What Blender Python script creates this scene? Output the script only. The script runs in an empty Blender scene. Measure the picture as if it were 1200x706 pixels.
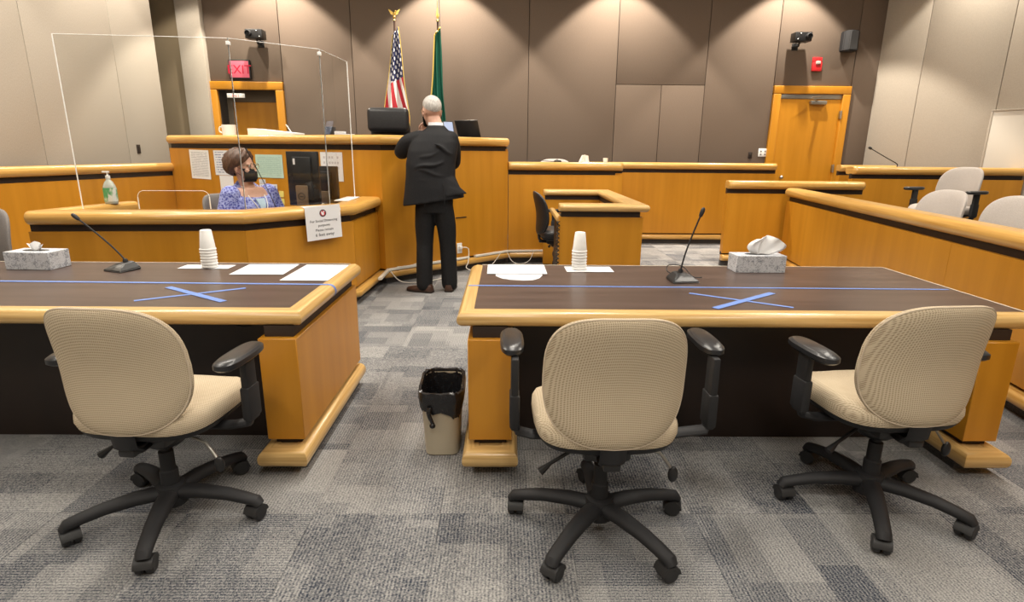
import bpy, bmesh, math, random
from mathutils import Vector, Matrix
random.seed(7)
SC = bpy.context.scene
COL = SC.collection
PI = math.pi

# ------------------------------------------------------------------ camera
F_PX, PITCH, YAW, ROLL, EYE = 674.2, 0.25693, -0.012805, 0.009268, 1.40
fw = Vector((-math.sin(YAW)*math.cos(PITCH), math.cos(YAW)*math.cos(PITCH), -math.sin(PITCH)))
rt0 = Vector((math.cos(YAW), math.sin(YAW), 0)); up0 = rt0.cross(fw)
rt = math.cos(ROLL)*rt0 + math.sin(ROLL)*up0
up = -math.sin(ROLL)*rt0 + math.cos(ROLL)*up0
cam_d = bpy.data.cameras.new('camera'); cam = bpy.data.objects.new('camera', cam_d); COL.objects.link(cam)
cam_d.sensor_fit = 'HORIZONTAL'; cam_d.sensor_width = 36.0; cam_d.lens = 36.0*F_PX/1200.0
cam_d.clip_start = 0.05
cam.matrix_world = Matrix(((rt.x, up.x, -fw.x, 0), (rt.y, up.y, -fw.y, 0), (rt.z, up.z, -fw.z, EYE), (0, 0, 0, 1)))
SC.camera = cam

# ------------------------------------------------------------------ world, exposure
w = bpy.data.worlds.new('world'); SC.world = w; w.use_nodes = True
w.node_tree.nodes['Background'].inputs[0].default_value = (0.9, 0.92, 1.0, 1)
w.node_tree.nodes['Background'].inputs[1].default_value = 0.05
SC.view_settings.view_transform = 'Standard'
SC.view_settings.look = 'None'
SC.view_settings.gamma = 1.0
SC.view_settings.use_curve_mapping = False
SC.view_settings.exposure = 0.0
try:
    SC.cycles.use_denoising = True
    SC.cycles.max_bounces = 8
    SC.cycles.transparent_max_bounces = 16
    SC.cycles.caustics_reflective = False
    SC.cycles.caustics_refractive = False
except Exception:
    pass
CEIL = 4.5
# lamps (watts): ceiling troffers and the wall-wash downlights
TROFFER_W, WASH_W, SIDE_W = 64.0, 680.0, 240.0
ROW_W = {-1.2: 0.95, 1.2: 0.42, 3.6: 0.92, 5.6: 1.35}
TROFFER_XY = [(x, y) for y in (-1.2, 1.2, 3.6, 5.6) for x in (-3.0, 0.0, 3.0)]
WASH_XY = [(-3.55, 9.12), (-0.95, 9.12), (1.75, 9.12), (4.4, 9.12)]
SIDE_XY = [(-4.55, 7.3), (-4.55, 5.0), (-4.6, 8.6), (6.05, 8.2), (6.9, 5.8)]

# ------------------------------------------------------------------ helpers
def tag(o, label=None, cat=None, group=None, kind=None):
    if label: o['label'] = label
    if cat: o['category'] = cat
    if group: o['group'] = group
    if kind: o['kind'] = kind
    return o

def thing(name, label, cat, loc=(0, 0, 0), rz=0.0, group=None):
    o = bpy.data.objects.new(name, None); COL.objects.link(o)
    o.empty_display_size = 0.05
    o.location = loc; o.rotation_euler = (0, 0, rz)
    tag(o, label, cat, group)
    return o

def mw(o):
    m = Matrix.Translation(o.location) @ o.rotation_euler.to_matrix().to_4x4()
    return mw(o.parent) @ m if o.parent else m

def obj(name, bm, m, parent=None, world=False, smooth=True, angle=40, label=None):
    """link a bmesh as ONE mesh object; world=True: the bmesh is in room coordinates"""
    if world and parent is not None:
        bm.transform(mw(parent).inverted())
    me = bpy.data.meshes.new(name)
    bmesh.ops.recalc_face_normals(bm, faces=bm.faces)
    if smooth:
        lim = math.radians(angle)
        for f in bm.faces: f.smooth = True
        for e in bm.edges:
            if len(e.link_faces) == 2 and e.calc_face_angle(0) > lim: e.smooth = False
    bm.to_mesh(me); bm.free()
    for mm in (m if isinstance(m, (list, tuple)) else [m]): me.materials.append(mm)
    o = bpy.data.objects.new(name, me); COL.objects.link(o)
    if parent is not None: o.parent = parent
    if label: o['label'] = label
    return o

def struct(name, bm, m, parent=None, **k):
    o = obj(name, bm, m, parent, **k)
    if parent is None: o['kind'] = 'structure'
    return o

def inst(src, name, parent, loc, rot=(0, 0, 0), sc=None):
    o = bpy.data.objects.new(name, src.data if hasattr(src, 'data') else src); COL.objects.link(o)
    o.parent = parent; o.location = loc; o.rotation_euler = rot
    if sc: o.scale = sc
    return o

def copy_tree(o, parent=None):
    c = o.copy(); COL.objects.link(c); c.parent = parent
    for ch in list(o.children): copy_tree(ch, c)
    return c

def BM(): return bmesh.new()

def box(bm, x0, x1, y0, y1, z0, z1, bev=0.0, seg=2, mat=None):
    r = bmesh.ops.create_cube(bm, size=1.0)
    vs = r['verts']
    for v in vs:
        v.co = Vector(((x0+x1)/2+v.co.x*(x1-x0), (y0+y1)/2+v.co.y*(y1-y0), (z0+z1)/2+v.co.z*(z1-z0)))
    es = list({e for v in vs for e in v.link_edges})
    if mat: bmesh.ops.transform(bm, matrix=mat, verts=vs)
    if bev > 0:
        r = bmesh.ops.bevel(bm, geom=es, offset=bev, segments=seg, affect='EDGES', profile=0.5)
    return bm

def ring_faces(bm, a, b, closed=True):
    n = len(a)
    for i in range(n if closed else n-1):
        j = (i+1) % n
        try: bm.faces.new((a[i], a[j], b[j], b[i]))
        except ValueError: pass

def loft(bm, rings, cap=True):
    """rings: lists of points"""
    vr = [[bm.verts.new(p) for p in r] for r in rings]
    for a, b in zip(vr, vr[1:]): ring_faces(bm, a, b)
    if cap:
        bm.faces.new(list(reversed(vr[0]))); bm.faces.new(vr[-1])
    return vr

def ell(cx, cy, cz, rx, ry, n=20, rot=0.0, p=2.0, tiltx=0.0, tilty=0.0):
    out = []
    for i in range(n):
        a = 2*PI*i/n
        c, s = math.cos(a), math.sin(a)
        x = math.copysign(abs(c)**(2/p), c)*rx; y = math.copysign(abs(s)**(2/p), s)*ry
        X = x*math.cos(rot)-y*math.sin(rot); Y = x*math.sin(rot)+y*math.cos(rot)
        out.append((cx+X, cy+Y, cz+tiltx*X+tilty*Y))
    return out

def catmull(pts, k=6):
    P = [Vector(p) for p in pts]
    if len(P) < 3: return P
    out = []
    for i in range(len(P)-1):
        a = P[max(i-1, 0)]; b = P[i]; c = P[i+1]; d = P[min(i+2, len(P)-1)]
        for j in range(k):
            t = j/k
            out.append(0.5*((2*b)+(c-a)*t+(2*a-5*b+4*c-d)*t*t+(3*b-a-3*c+d)*t**3))
    out.append(P[-1])
    return out

def tube(bm, pts, r, n=8, flat=1.0):
    """tube through pts, r a number or list; flat scales the second axis; rounded-off ends"""
    P = [Vector(p) for p in pts]
    R = r if isinstance(r, (list, tuple)) else [r]*len(P)
    rings = []
    up_ = Vector((0, 0, 1)); prev = None
    for i, p in enumerate(P):
        t = (P[min(i+1, len(P)-1)]-P[max(i-1, 0)])
        if t.length < 1e-9: t = Vector((0, 0, 1))
        t.normalize()
        if prev is None:
            s = t.cross(up_)
            if s.length < 1e-3: s = t.cross(Vector((0, 1, 0)))
        else:
            s = prev-t*prev.dot(t)
            if s.length < 1e-6: s = t.cross(up_)
        s.normalize(); u = s.cross(t).normalized(); prev = s
        rings.append([p+(s*math.cos(2*PI*k/n)+u*flat*math.sin(2*PI*k/n))*R[i] for k in range(n)])
    loft(bm, rings)
    return bm

def ball(bm, c, rx, ry=None, rz=None, seg=16, rings=10, rot=None):
    ry = rx if ry is None else ry; rz = rx if rz is None else rz
    m = Matrix.Translation(c)
    if rot is not None: m = m @ rot
    m = m @ Matrix.Diagonal((rx, ry, rz, 1))
    bmesh.ops.create_uvsphere(bm, u_segments=seg, v_segments=rings, radius=1.0, matrix=m)
    return bm

def lathe(bm, prof, n=20, c=(0, 0, 0), mat=None, cap=True):
    """prof: list of (r, z)"""
    rings = [[(c[0]+max(r, 1e-4)*math.cos(2*PI*k/n), c[1]+max(r, 1e-4)*math.sin(2*PI*k/n), c[2]+z) for k in range(n)] for r, z in prof]
    if mat is not None: rings = [[mat @ Vector(p) for p in r] for r in rings]
    loft(bm, rings, cap)
    return bm

def prism(bm, poly, z0, z1):
    a = [bm.verts.new((x, y, z0)) for x, y in poly]; b = [bm.verts.new((x, y, z1)) for x, y in poly]
    bm.faces.new(list(reversed(a))); bm.faces.new(b); ring_faces(bm, a, b)
    return bm

def round_rect(o0, o1, z0, z1, r0, r1=None, k=4):
    """closed profile (offset, z), corner radius r1 on the o1 side, r0 on the o0 side"""
    r1 = r0 if r1 is None else r1
    h = (z1-z0)/2-1e-4
    r0 = min(r0, h); r1 = min(r1, h)
    P = []
    for (cx, cz, a0, r) in ((o1-r1, z0+r1, -90, r1), (o1-r1, z1-r1, 0, r1), (o0+r0, z1-r0, 90, r0), (o0+r0, z0+r0, 180, r0)):
        for i in range(k+1):
            a = math.radians(a0+90*i/k); P.append((cx+r*math.cos(a), cz+r*math.sin(a)))
    return P

def sweep(bm, path, prof, round0=0.0, round1=0.0, closed=False):
    """sweep a profile (offset to the right of travel, z) along a flat path with mitred corners"""
    P = [Vector(p) for p in path]; n = len(P)
    uvl = bm.loops.layers.uv.verify()
    oc = (min(o for o, z in prof)+max(o for o, z in prof))/2
    st = []
    for i in range(n):
        if closed:
            d1 = (P[i]-P[i-1]).normalized(); d2 = (P[(i+1) % n]-P[i]).normalized()
        else:
            d1 = (P[i]-P[i-1]).normalized() if i else (P[1]-P[0]).normalized()
            d2 = (P[i+1]-P[i]).normalized() if i < n-1 else d1
        n1 = Vector((d1.y, -d1.x)); n2 = Vector((d2.y, -d2.x))
        m = (n1+n2)/(1+n1.dot(n2))
        st.append((P[i], m, d1, d2))
    secs = []
    def sec(p, m, shrink=0.0, dz=0.0):
        out = []
        for o, z in prof:
            q = o-oc; q = math.copysign(max(0.0, abs(q)-shrink), q)
            v = p+m*(oc+q); out.append((v.x, v.y, z))
        return out
    if not closed and round0 > 0:
        for a in (80, 55, 30):
            s = math.sin(math.radians(a)); c = 1-math.cos(math.radians(a))
            secs.append((sec(st[0][0]-st[0][3]*round0*(s-1), st[0][1], round0*c), 0))
        secs = [(sec(st[0][0]+st[0][3]*round0*(1-math.sin(math.radians(a))), st[0][1], round0*(1-math.cos(math.radians(a)))), 0) for a in (85, 55, 25, 0)]
    else:
        secs.append((sec(st[0][0], st[0][1]), 0))
    for i in range(1, n-1 if not closed else n): secs.append((sec(st[i][0], st[i][1]), 0))
    if not closed:
        if round1 > 0:
            secs += [(sec(st[-1][0]-st[-1][2]*round1*(1-math.sin(math.radians(a))), st[-1][1], round1*(1-math.cos(math.radians(a)))), 0) for a in (0, 25, 55, 85)]
        else:
            secs.append((sec(st[-1][0], st[-1][1]), 0))
    rings = [[bm.verts.new(c) for c in s[0]] for s in secs]
    k = len(prof)
    per = [0.0]
    for i in range(k):
        a, b = prof[i], prof[(i+1) % k]; per.append(per[-1]+math.hypot(a[0]-b[0], a[1]-b[1]))
    L = random.random()*10
    pairs = list(zip(range(len(rings)-1), range(1, len(rings)))) + ([(len(rings)-1, 0)] if closed else [])
    for i, j in pairs:
        dl = (rings[i][0].co-rings[j][0].co).length
        for q in range(k):
            q2 = (q+1) % k
            try: f = bm.faces.new((rings[i][q], rings[i][q2], rings[j][q2], rings[j][q]))
            except ValueError: continue
            for lp, uv in zip(f.loops, ((L, per[q]), (L, per[q+1]), (L+dl, per[q+1]), (L+dl, per[q]))): lp[uvl].uv = uv
        L += dl
    if not closed:
        for r in (list(reversed(rings[0])), rings[-1]):
            f = bm.faces.new(r)
            for lp in f.loops: lp[uvl].uv = (lp.vert.co.x*0.3+lp.vert.co.y*0.3, lp.vert.co.z)
    return bm

def text_mesh(body, size, align='CENTER', spacing=1.0):
    cu = bpy.data.curves.new('text', 'FONT'); cu.body = body; cu.size = size; cu.align_x = align
    cu.extrude = 0.0004; cu.space_character = spacing; cu.resolution_u = 2
    o = bpy.data.objects.new('text', cu); COL.objects.link(o)
    dg = bpy.context.evaluated_depsgraph_get()
    me = bpy.data.meshes.new_from_object(o.evaluated_get(dg))
    bpy.data.objects.remove(o); bpy.data.curves.remove(cu)
    return me

def text_obj(name, body, size, m, parent, mat4, align='CENTER'):
    """flat lettering placed by a matrix in the parent's space (x right, y up)"""
    me = text_mesh(body, size, align)
    me.name = name
    me.transform(mat4)
    me.materials.clear(); me.materials.append(m)
    o = bpy.data.objects.new(name, me); COL.objects.link(o); o.parent = parent
    return o

def frame(p, ux, uy):
    """4x4 from an origin, an x direction and a y direction"""
    x = Vector(ux).normalized(); y = Vector(uy).normalized(); z = x.cross(y)
    return Matrix(((x.x, y.x, z.x, p[0]), (x.y, y.y, z.y, p[1]), (x.z, y.z, z.z, p[2]), (0, 0, 0, 1)))

# ------------------------------------------------------------------ materials
def new_mat(name):
    m = bpy.data.materials.new(name); m.use_nodes = True
    nt = m.node_tree; b = nt.nodes['Principled BSDF']
    return m, nt, b

def rgba(c): return (c[0], c[1], c[2], 1)

def plain(name, c, rough=0.5, metal=0.0, spec=0.5, emit=None, es=1.0, alpha=None, coat=0.0):
    m, nt, b = new_mat(name)
    b.inputs['Base Color'].default_value = rgba(c); b.inputs['Roughness'].default_value = rough
    b.inputs['Metallic'].default_value = metal; b.inputs['Specular IOR Level'].default_value = spec
    b.inputs['Coat Weight'].default_value = coat
    if emit: b.inputs['Emission Color'].default_value = rgba(emit); b.inputs['Emission Strength'].default_value = es
    return m

def nd(nt, t, **k):
    n = nt.nodes.new(t)
    for a, v in k.items(): setattr(n, a, v)
    return n

def noise_mat(name, c1, c2, scale, rough=0.5, bump=0.0, coords='Object', detail=4.0, lo=0.3, hi=0.7, spec=0.5, nscale=1.0, coat=0.0, dist=0.001, rnd=0.0, sheen=0.0):
    m, nt, b = new_mat(name); L = nt.links.new
    tc = nd(nt, 'ShaderNodeTexCoord'); mp = nd(nt, 'ShaderNodeMapping'); mp.inputs['Scale'].default_value = scale
    L(tc.outputs[coords], mp.inputs['Vector'])
    src = mp.outputs[0]
    if rnd:
        oi = nd(nt, 'ShaderNodeObjectInfo'); ad = nd(nt, 'ShaderNodeVectorMath', operation='ADD'); ml = nd(nt, 'ShaderNodeMath', operation='MULTIPLY')
        ml.inputs[1].default_value = rnd; L(oi.outputs['Random'], ml.inputs[0]); L(src, ad.inputs[0]); L(ml.outputs[0], ad.inputs[1]); src = ad.outputs[0]
    nz = nd(nt, 'ShaderNodeTexNoise'); nz.inputs['Scale'].default_value = nscale; nz.inputs['Detail'].default_value = detail
    L(src, nz.inputs['Vector'])
    cr = nd(nt, 'ShaderNodeValToRGB'); cr.color_ramp.elements[0].position = lo; cr.color_ramp.elements[1].position = hi
    cr.color_ramp.elements[0].color = rgba(c1); cr.color_ramp.elements[1].color = rgba(c2)
    L(nz.outputs['Fac'], cr.inputs['Fac']); L(cr.outputs[0], b.inputs['Base Color'])
    b.inputs['Roughness'].default_value = rough; b.inputs['Specular IOR Level'].default_value = spec
    b.inputs['Coat Weight'].default_value = coat; b.inputs['Coat Roughness'].default_value = 0.15
    b.inputs['Sheen Weight'].default_value = sheen
    if bump:
        bp = nd(nt, 'ShaderNodeBump'); bp.inputs['Strength'].default_value = bump; bp.inputs['Distance'].default_value = dist
        L(nz.outputs['Fac'], bp.inputs['Height']); L(bp.outputs[0], b.inputs['Normal'])
    return m

M = {}
# veneer: vertical grain; oak: grain along the length (UV of the sweeps)
M['veneer'] = noise_mat('veneer', (0.47, 0.198, 0.012), (0.57, 0.252, 0.020), (9, 9, 0.55), 0.36, 0.0, 'Object', 5, 0.3, 0.72, rnd=37.0)
M['oak'] = noise_mat('oak', (0.50, 0.26, 0.055), (0.69, 0.41, 0.115), (2.2, 60, 1), 0.30, 0.05, 'UV', 5, 0.3, 0.7, coat=0.25)
M['pale_oak'] = noise_mat('pale_oak', (0.50, 0.29, 0.09), (0.75, 0.51, 0.21), (2.2, 70, 1), 0.30, 0.05, 'UV', 5, 0.3, 0.7, coat=0.25)
M['reveal'] = plain('reveal', (0.022, 0.012, 0.008), 0.6)
M['plinth'] = noise_mat('plinth', (0.05, 0.05, 0.055), (0.12, 0.115, 0.115), (140, 140, 140), 0.9, 0.3)
M['laminate'] = noise_mat('laminate', (0.060, 0.038, 0.031), (0.105, 0.070, 0.058), (1.5, 14, 14), 0.30, 0.0, 'Object', 6, 0.3, 0.7, spec=0.5)
M['laminate_edge'] = plain('laminate_edge', (0.75, 0.68, 0.55), 0.45)
M['dark_panel'] = noise_mat('dark_panel', (0.010, 0.0048, 0.003), (0.017, 0.008, 0.0045), (4, 4, 0.6), 0.5)  # near-black colour carries the deep shade under the tables
M['wall_brown'] = noise_mat('wall_brown', (0.140, 0.107, 0.083), (0.172, 0.132, 0.104), (60, 60, 160), 0.95, 0.25, 'Object', 3, 0.3, 0.7, spec=0.1)
M['wall_pale'] = noise_mat('wall_pale', (0.39, 0.35, 0.295), (0.45, 0.405, 0.345), (160, 160, 60), 0.95, 0.25, 'Object', 3, 0.3, 0.7, spec=0.1)
M['gap_dark'] = plain('gap_dark', (0.03, 0.024, 0.02), 0.9)
M['gap_pale'] = plain('gap_pale', (0.20, 0.17, 0.13), 0.9)
M['recess_shade'] = plain('recess_shade', (0.20, 0.155, 0.095), 0.9)  # olive-brown holds the shadow of the set-back strip
M['ceiling'] = plain('ceiling', (0.70, 0.69, 0.66), 0.9)
M['jamb'] = plain('jamb', (0.16, 0.125, 0.085), 0.5)
M['white'] = plain('white', (0.82, 0.82, 0.80), 0.5)
M['board'] = plain('board', (0.62, 0.59, 0.53), 0.6)
M['black'] = plain('black', (0.012, 0.012, 0.013), 0.38)
M['black_matte'] = plain('black_matte', (0.012, 0.012, 0.014), 0.65)
M['rubber'] = plain('rubber', (0.02, 0.02, 0.021), 0.5)
M['arm_pad'] = plain('arm_pad', (0.018, 0.019, 0.022), 0.32)
M['leather'] = noise_mat('leather', (0.010, 0.010, 0.012), (0.018, 0.018, 0.020), (60, 60, 60), 0.42, 0.2)
M['chrome'] = plain('chrome', (0.6, 0.6, 0.6), 0.25, 1.0)
M['steel'] = plain('steel', (0.42, 0.41, 0.38), 0.4, 1.0)
M['gold'] = plain('gold', (0.75, 0.52, 0.14), 0.3, 1.0)
M['fringe'] = noise_mat('fringe', (0.55, 0.38, 0.06), (0.85, 0.65, 0.16), (200, 200, 200), 0.6, 0.4)
M['paper'] = plain('paper', (0.80, 0.80, 0.82), 0.7)
M['foam'] = plain('foam', (0.88, 0.88, 0.86), 0.55)
M['tissue'] = plain('tissue', (0.90, 0.90, 0.90), 0.8)
M['tape'] = plain('tape', (0.14, 0.25, 0.62), 0.5)
M['bin'] = plain('bin', (0.50, 0.44, 0.33), 0.4)
M['bag'] = noise_mat('bag', (0.008, 0.008, 0.009), (0.016, 0.016, 0.018), (60, 60, 60), 0.25, 0.5, dist=0.004)
M['ink'] = plain('ink', (0.03, 0.03, 0.04), 0.7)
M['red_ink'] = plain('red_ink', (0.6, 0.03, 0.04), 0.6)
M['skin'] = noise_mat('skin', (0.60, 0.34, 0.25), (0.68, 0.41, 0.31), (30, 30, 30), 0.5, 0.1)
M['grey_fabric'] = noise_mat('grey_fabric', (0.17, 0.155, 0.15), (0.23, 0.21, 0.20), (180, 180, 180), 0.9, 0.3)
M['pale_fabric'] = noise_mat('pale_fabric', (0.40, 0.36, 0.33), (0.50, 0.455, 0.42), (180, 180, 180), 0.9, 0.3)
M['cable_white'] = plain('cable_white', (0.75, 0.72, 0.64), 0.5)
M['red'] = plain('red', (0.55, 0.02, 0.025), 0.4)
M['yellow_note'] = plain('yellow_note', (0.80, 0.68, 0.18), 0.7)

def chair_fabric():
    m, nt, b = new_mat('chair_fabric'); L = nt.links.new
    tc = nd(nt, 'ShaderNodeTexCoord'); mp = nd(nt, 'ShaderNodeMapping')
    mp.inputs['Rotation'].default_value = (0, math.radians(45), 0); mp.inputs['Scale'].default_value = (270, 270, 270)
    mp2 = nd(nt, 'ShaderNodeVectorMath', operation='MULTIPLY'); mp2.inputs[1].default_value = (1.0, 1.0, 0.8)
    L(tc.outputs['Object'], mp2.inputs[0]); L(mp2.outputs[0], mp.inputs['Vector'])
    sp = nd(nt, 'ShaderNodeSeparateXYZ'); L(mp.outputs[0], sp.inputs[0])
    s = []
    ysum = nd(nt, 'ShaderNodeMath', operation='ADD'); L(sp.outputs['X'], ysum.inputs[0]); L(sp.outputs['Y'], ysum.inputs[1])
    for src in (ysum.outputs[0], sp.outputs['Z']):
        q = nd(nt, 'ShaderNodeMath', operation='MULTIPLY'); q.inputs[1].default_value = 2.6; L(src, q.inputs[0])
        q2 = nd(nt, 'ShaderNodeMath', operation='SINE'); L(q.outputs[0], q2.inputs[0]); s.append(q2.outputs[0])
    mx = nd(nt, 'ShaderNodeMath', operation='MULTIPLY'); L(s[0], mx.inputs[0]); L(s[1], mx.inputs[1])
    cr = nd(nt, 'ShaderNodeValToRGB'); cr.color_ramp.elements[0].position = 0.05; cr.color_ramp.elements[1].position = 0.55
    cr.color_ramp.elements[0].color = (0.62, 0.52, 0.375, 1); cr.color_ramp.elements[1].color = (0.38, 0.295, 0.20, 1)
    L(mx.outputs[0], cr.inputs['Fac']); L(cr.outputs[0], b.inputs['Base Color'])
    bp = nd(nt, 'ShaderNodeBump'); bp.inputs['Strength'].default_value = 0.35; bp.inputs['Distance'].default_value = 0.0015; bp.invert = True
    L(mx.outputs[0], bp.inputs['Height']); L(bp.outputs[0], b.inputs['Normal'])
    b.inputs['Roughness'].default_value = 0.95; b.inputs['Specular IOR Level'].default_value = 0.15
    return m
M['chair_fabric'] = chair_fabric()
M['chair_piping'] = plain('chair_piping', (0.58, 0.48, 0.36), 0.9)

def carpet(name, c_dark, c_light):
    """loop pile in rows along local x, with blocks of darker and lighter yarn inside each tile"""
    m, nt, b = new_mat(name); L = nt.links.new
    tc = nd(nt, 'ShaderNodeTexCoord'); oi = nd(nt, 'ShaderNodeObjectInfo')
    ad = nd(nt, 'ShaderNodeVectorMath', operation='ADD'); L(tc.outputs['Object'], ad.inputs[0])
    ml = nd(nt, 'ShaderNodeMath', operation='MULTIPLY'); ml.inputs[1].default_value = 53.0
    L(oi.outputs['Random'], ml.inputs[0]); L(ml.outputs[0], ad.inputs[1])
    # blocks of yarn (woven pattern of the tile)
    br = nd(nt, 'ShaderNodeTexBrick'); br.inputs['Scale'].default_value = 1.0; br.inputs['Mortar Size'].default_value = 0.0
    br.inputs['Brick Width'].default_value = 0.31; br.inputs['Row Height'].default_value = 0.155; br.inputs['Bias'].default_value = 0.0
    br.inputs['Color1'].default_value = (0, 0, 0, 1); br.inputs['Color2'].default_value = (1, 1, 1, 1); br.inputs['Mortar'].default_value = (0.5, 0.5, 0.5, 1)
    br.offset = 0.37
    L(ad.outputs[0], br.inputs['Vector'])
    # loops
    mp = nd(nt, 'ShaderNodeMapping'); mp.inputs['Scale'].default_value = (210, 150, 150); L(ad.outputs[0], mp.inputs['Vector'])
    nz = nd(nt, 'ShaderNodeTexNoise'); nz.inputs['Scale'].default_value = 1.0; nz.inputs['Detail'].default_value = 2.0; L(mp.outputs[0], nz.inputs['Vector'])
    sp = nd(nt, 'ShaderNodeSeparateXYZ'); L(tc.outputs['Object'], sp.inputs[0])
    rw = nd(nt, 'ShaderNodeMath', operation='MULTIPLY'); rw.inputs[1].default_value = 2*PI/0.0125; L(sp.outputs['Y'], rw.inputs[0])
    sn = nd(nt, 'ShaderNodeMath', operation='SINE'); L(rw.outputs[0], sn.inputs[0])
    # mix: 0.5 noise + 0.12 rows + block shade
    a1 = nd(nt, 'ShaderNodeMath', operation='MULTIPLY_ADD'); a1.inputs[1].default_value = 0.075; L(sn.outputs[0], a1.inputs[0]); L(nz.outputs['Fac'], a1.inputs[2])
    bw = nd(nt, 'ShaderNodeRGBToBW'); L(br.outputs['Color'], bw.inputs[0])
    a2 = nd(nt, 'ShaderNodeMath', operation='MULTIPLY_ADD'); a2.inputs[1].default_value = 0.24
    b3 = nd(nt, 'ShaderNodeTexBrick'); b3.inputs['Scale'].default_value = 1.0; b3.inputs['Mortar Size'].default_value = 0.0
    b3.inputs['Brick Width'].default_value = 0.21; b3.inputs['Row Height'].default_value = 0.27; b3.offset = 0.61
    b3.inputs['Color1'].default_value = (0, 0, 0, 1); b3.inputs['Color2'].default_value = (1, 1, 1, 1); b3.inputs['Mortar'].default_value = (0.5, 0.5, 0.5, 1)
    L(ad.outputs[0], b3.inputs['Vector']); bw3 = nd(nt, 'ShaderNodeRGBToBW'); L(b3.outputs['Color'], bw3.inputs[0])
    av = nd(nt, 'ShaderNodeMath', operation='MULTIPLY_ADD'); av.inputs[1].default_value = 0.55; L(bw3.outputs[0], av.inputs[0])
    hv = nd(nt, 'ShaderNodeMath', operation='MULTIPLY'); hv.inputs[1].default_value = 0.55; L(bw.outputs[0], hv.inputs[0]); L(hv.outputs[0], av.inputs[2])
    L(av.outputs[0], a2.inputs[0]); L(a1.outputs[0], a2.inputs[2])
    a3 = nd(nt, 'ShaderNodeMath', operation='MULTIPLY_ADD'); a3.inputs[1].default_value = 0.12; L(oi.outputs['Random'], a3.inputs[0]); L(a2.outputs[0], a3.inputs[2])
    cr = nd(nt, 'ShaderNodeValToRGB'); cr.color_ramp.elements[0].position = 0.42; cr.color_ramp.elements[1].position = 0.96
    cr.color_ramp.elements[0].color = rgba(c_dark); cr.color_ramp.elements[1].color = rgba(c_light)
    L(a3.outputs[0], cr.inputs['Fac']); L(cr.outputs[0], b.inputs['Base Color'])
    bp = nd(nt, 'ShaderNodeBump'); bp.inputs['Strength'].default_value = 0.6; bp.inputs['Distance'].default_value = 0.003
    L(a1.outputs[0], bp.inputs['Height']); L(bp.outputs[0], b.inputs['Normal'])
    b.inputs['Roughness'].default_value = 0.95; b.inputs['Specular IOR Level'].default_value = 0.1
    return m
M['carpet'] = carpet('carpet', (0.028, 0.036, 0.056), (0.415, 0.405, 0.388))

def glass_mat():
    m, nt, b = new_mat('acrylic'); L = nt.links.new
    b.inputs['Base Color'].default_value = (1, 1, 1, 1); b.inputs['Roughness'].default_value = 0.02
    tr = nd(nt, 'ShaderNodeBsdfTransparent'); tr.inputs[0].default_value = (0.95, 0.955, 0.95, 1)
    gl = nd(nt, 'ShaderNodeBsdfGlossy'); gl.inputs['Roughness'].default_value = 0.02
    fr = nd(nt, 'ShaderNodeFresnel'); fr.inputs[0].default_value = 1.49
    ge = nd(nt, 'ShaderNodeNewGeometry'); iv = nd(nt, 'ShaderNodeMath', operation='SUBTRACT'); iv.inputs[0].default_value = 1.0; L(ge.outputs['Backfacing'], iv.inputs[1])
    ff = nd(nt, 'ShaderNodeMath', operation='MULTIPLY'); L(fr.outputs[0], ff.inputs[0]); L(iv.outputs[0], ff.inputs[1])
    mx = nd(nt, 'ShaderNodeMixShader'); L(ff.outputs[0], mx.inputs[0]); L(tr.outputs[0], mx.inputs[1]); L(gl.outputs[0], mx.inputs[2])
    L(mx.outputs[0], nt.nodes['Material Output'].inputs[0])
    return m
M['acrylic'] = glass_mat()
M['acrylic_edge'] = plain('acrylic_edge', (0.95, 0.96, 0.95), 0.3)  # white stands in for the glint on the clear edges

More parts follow.
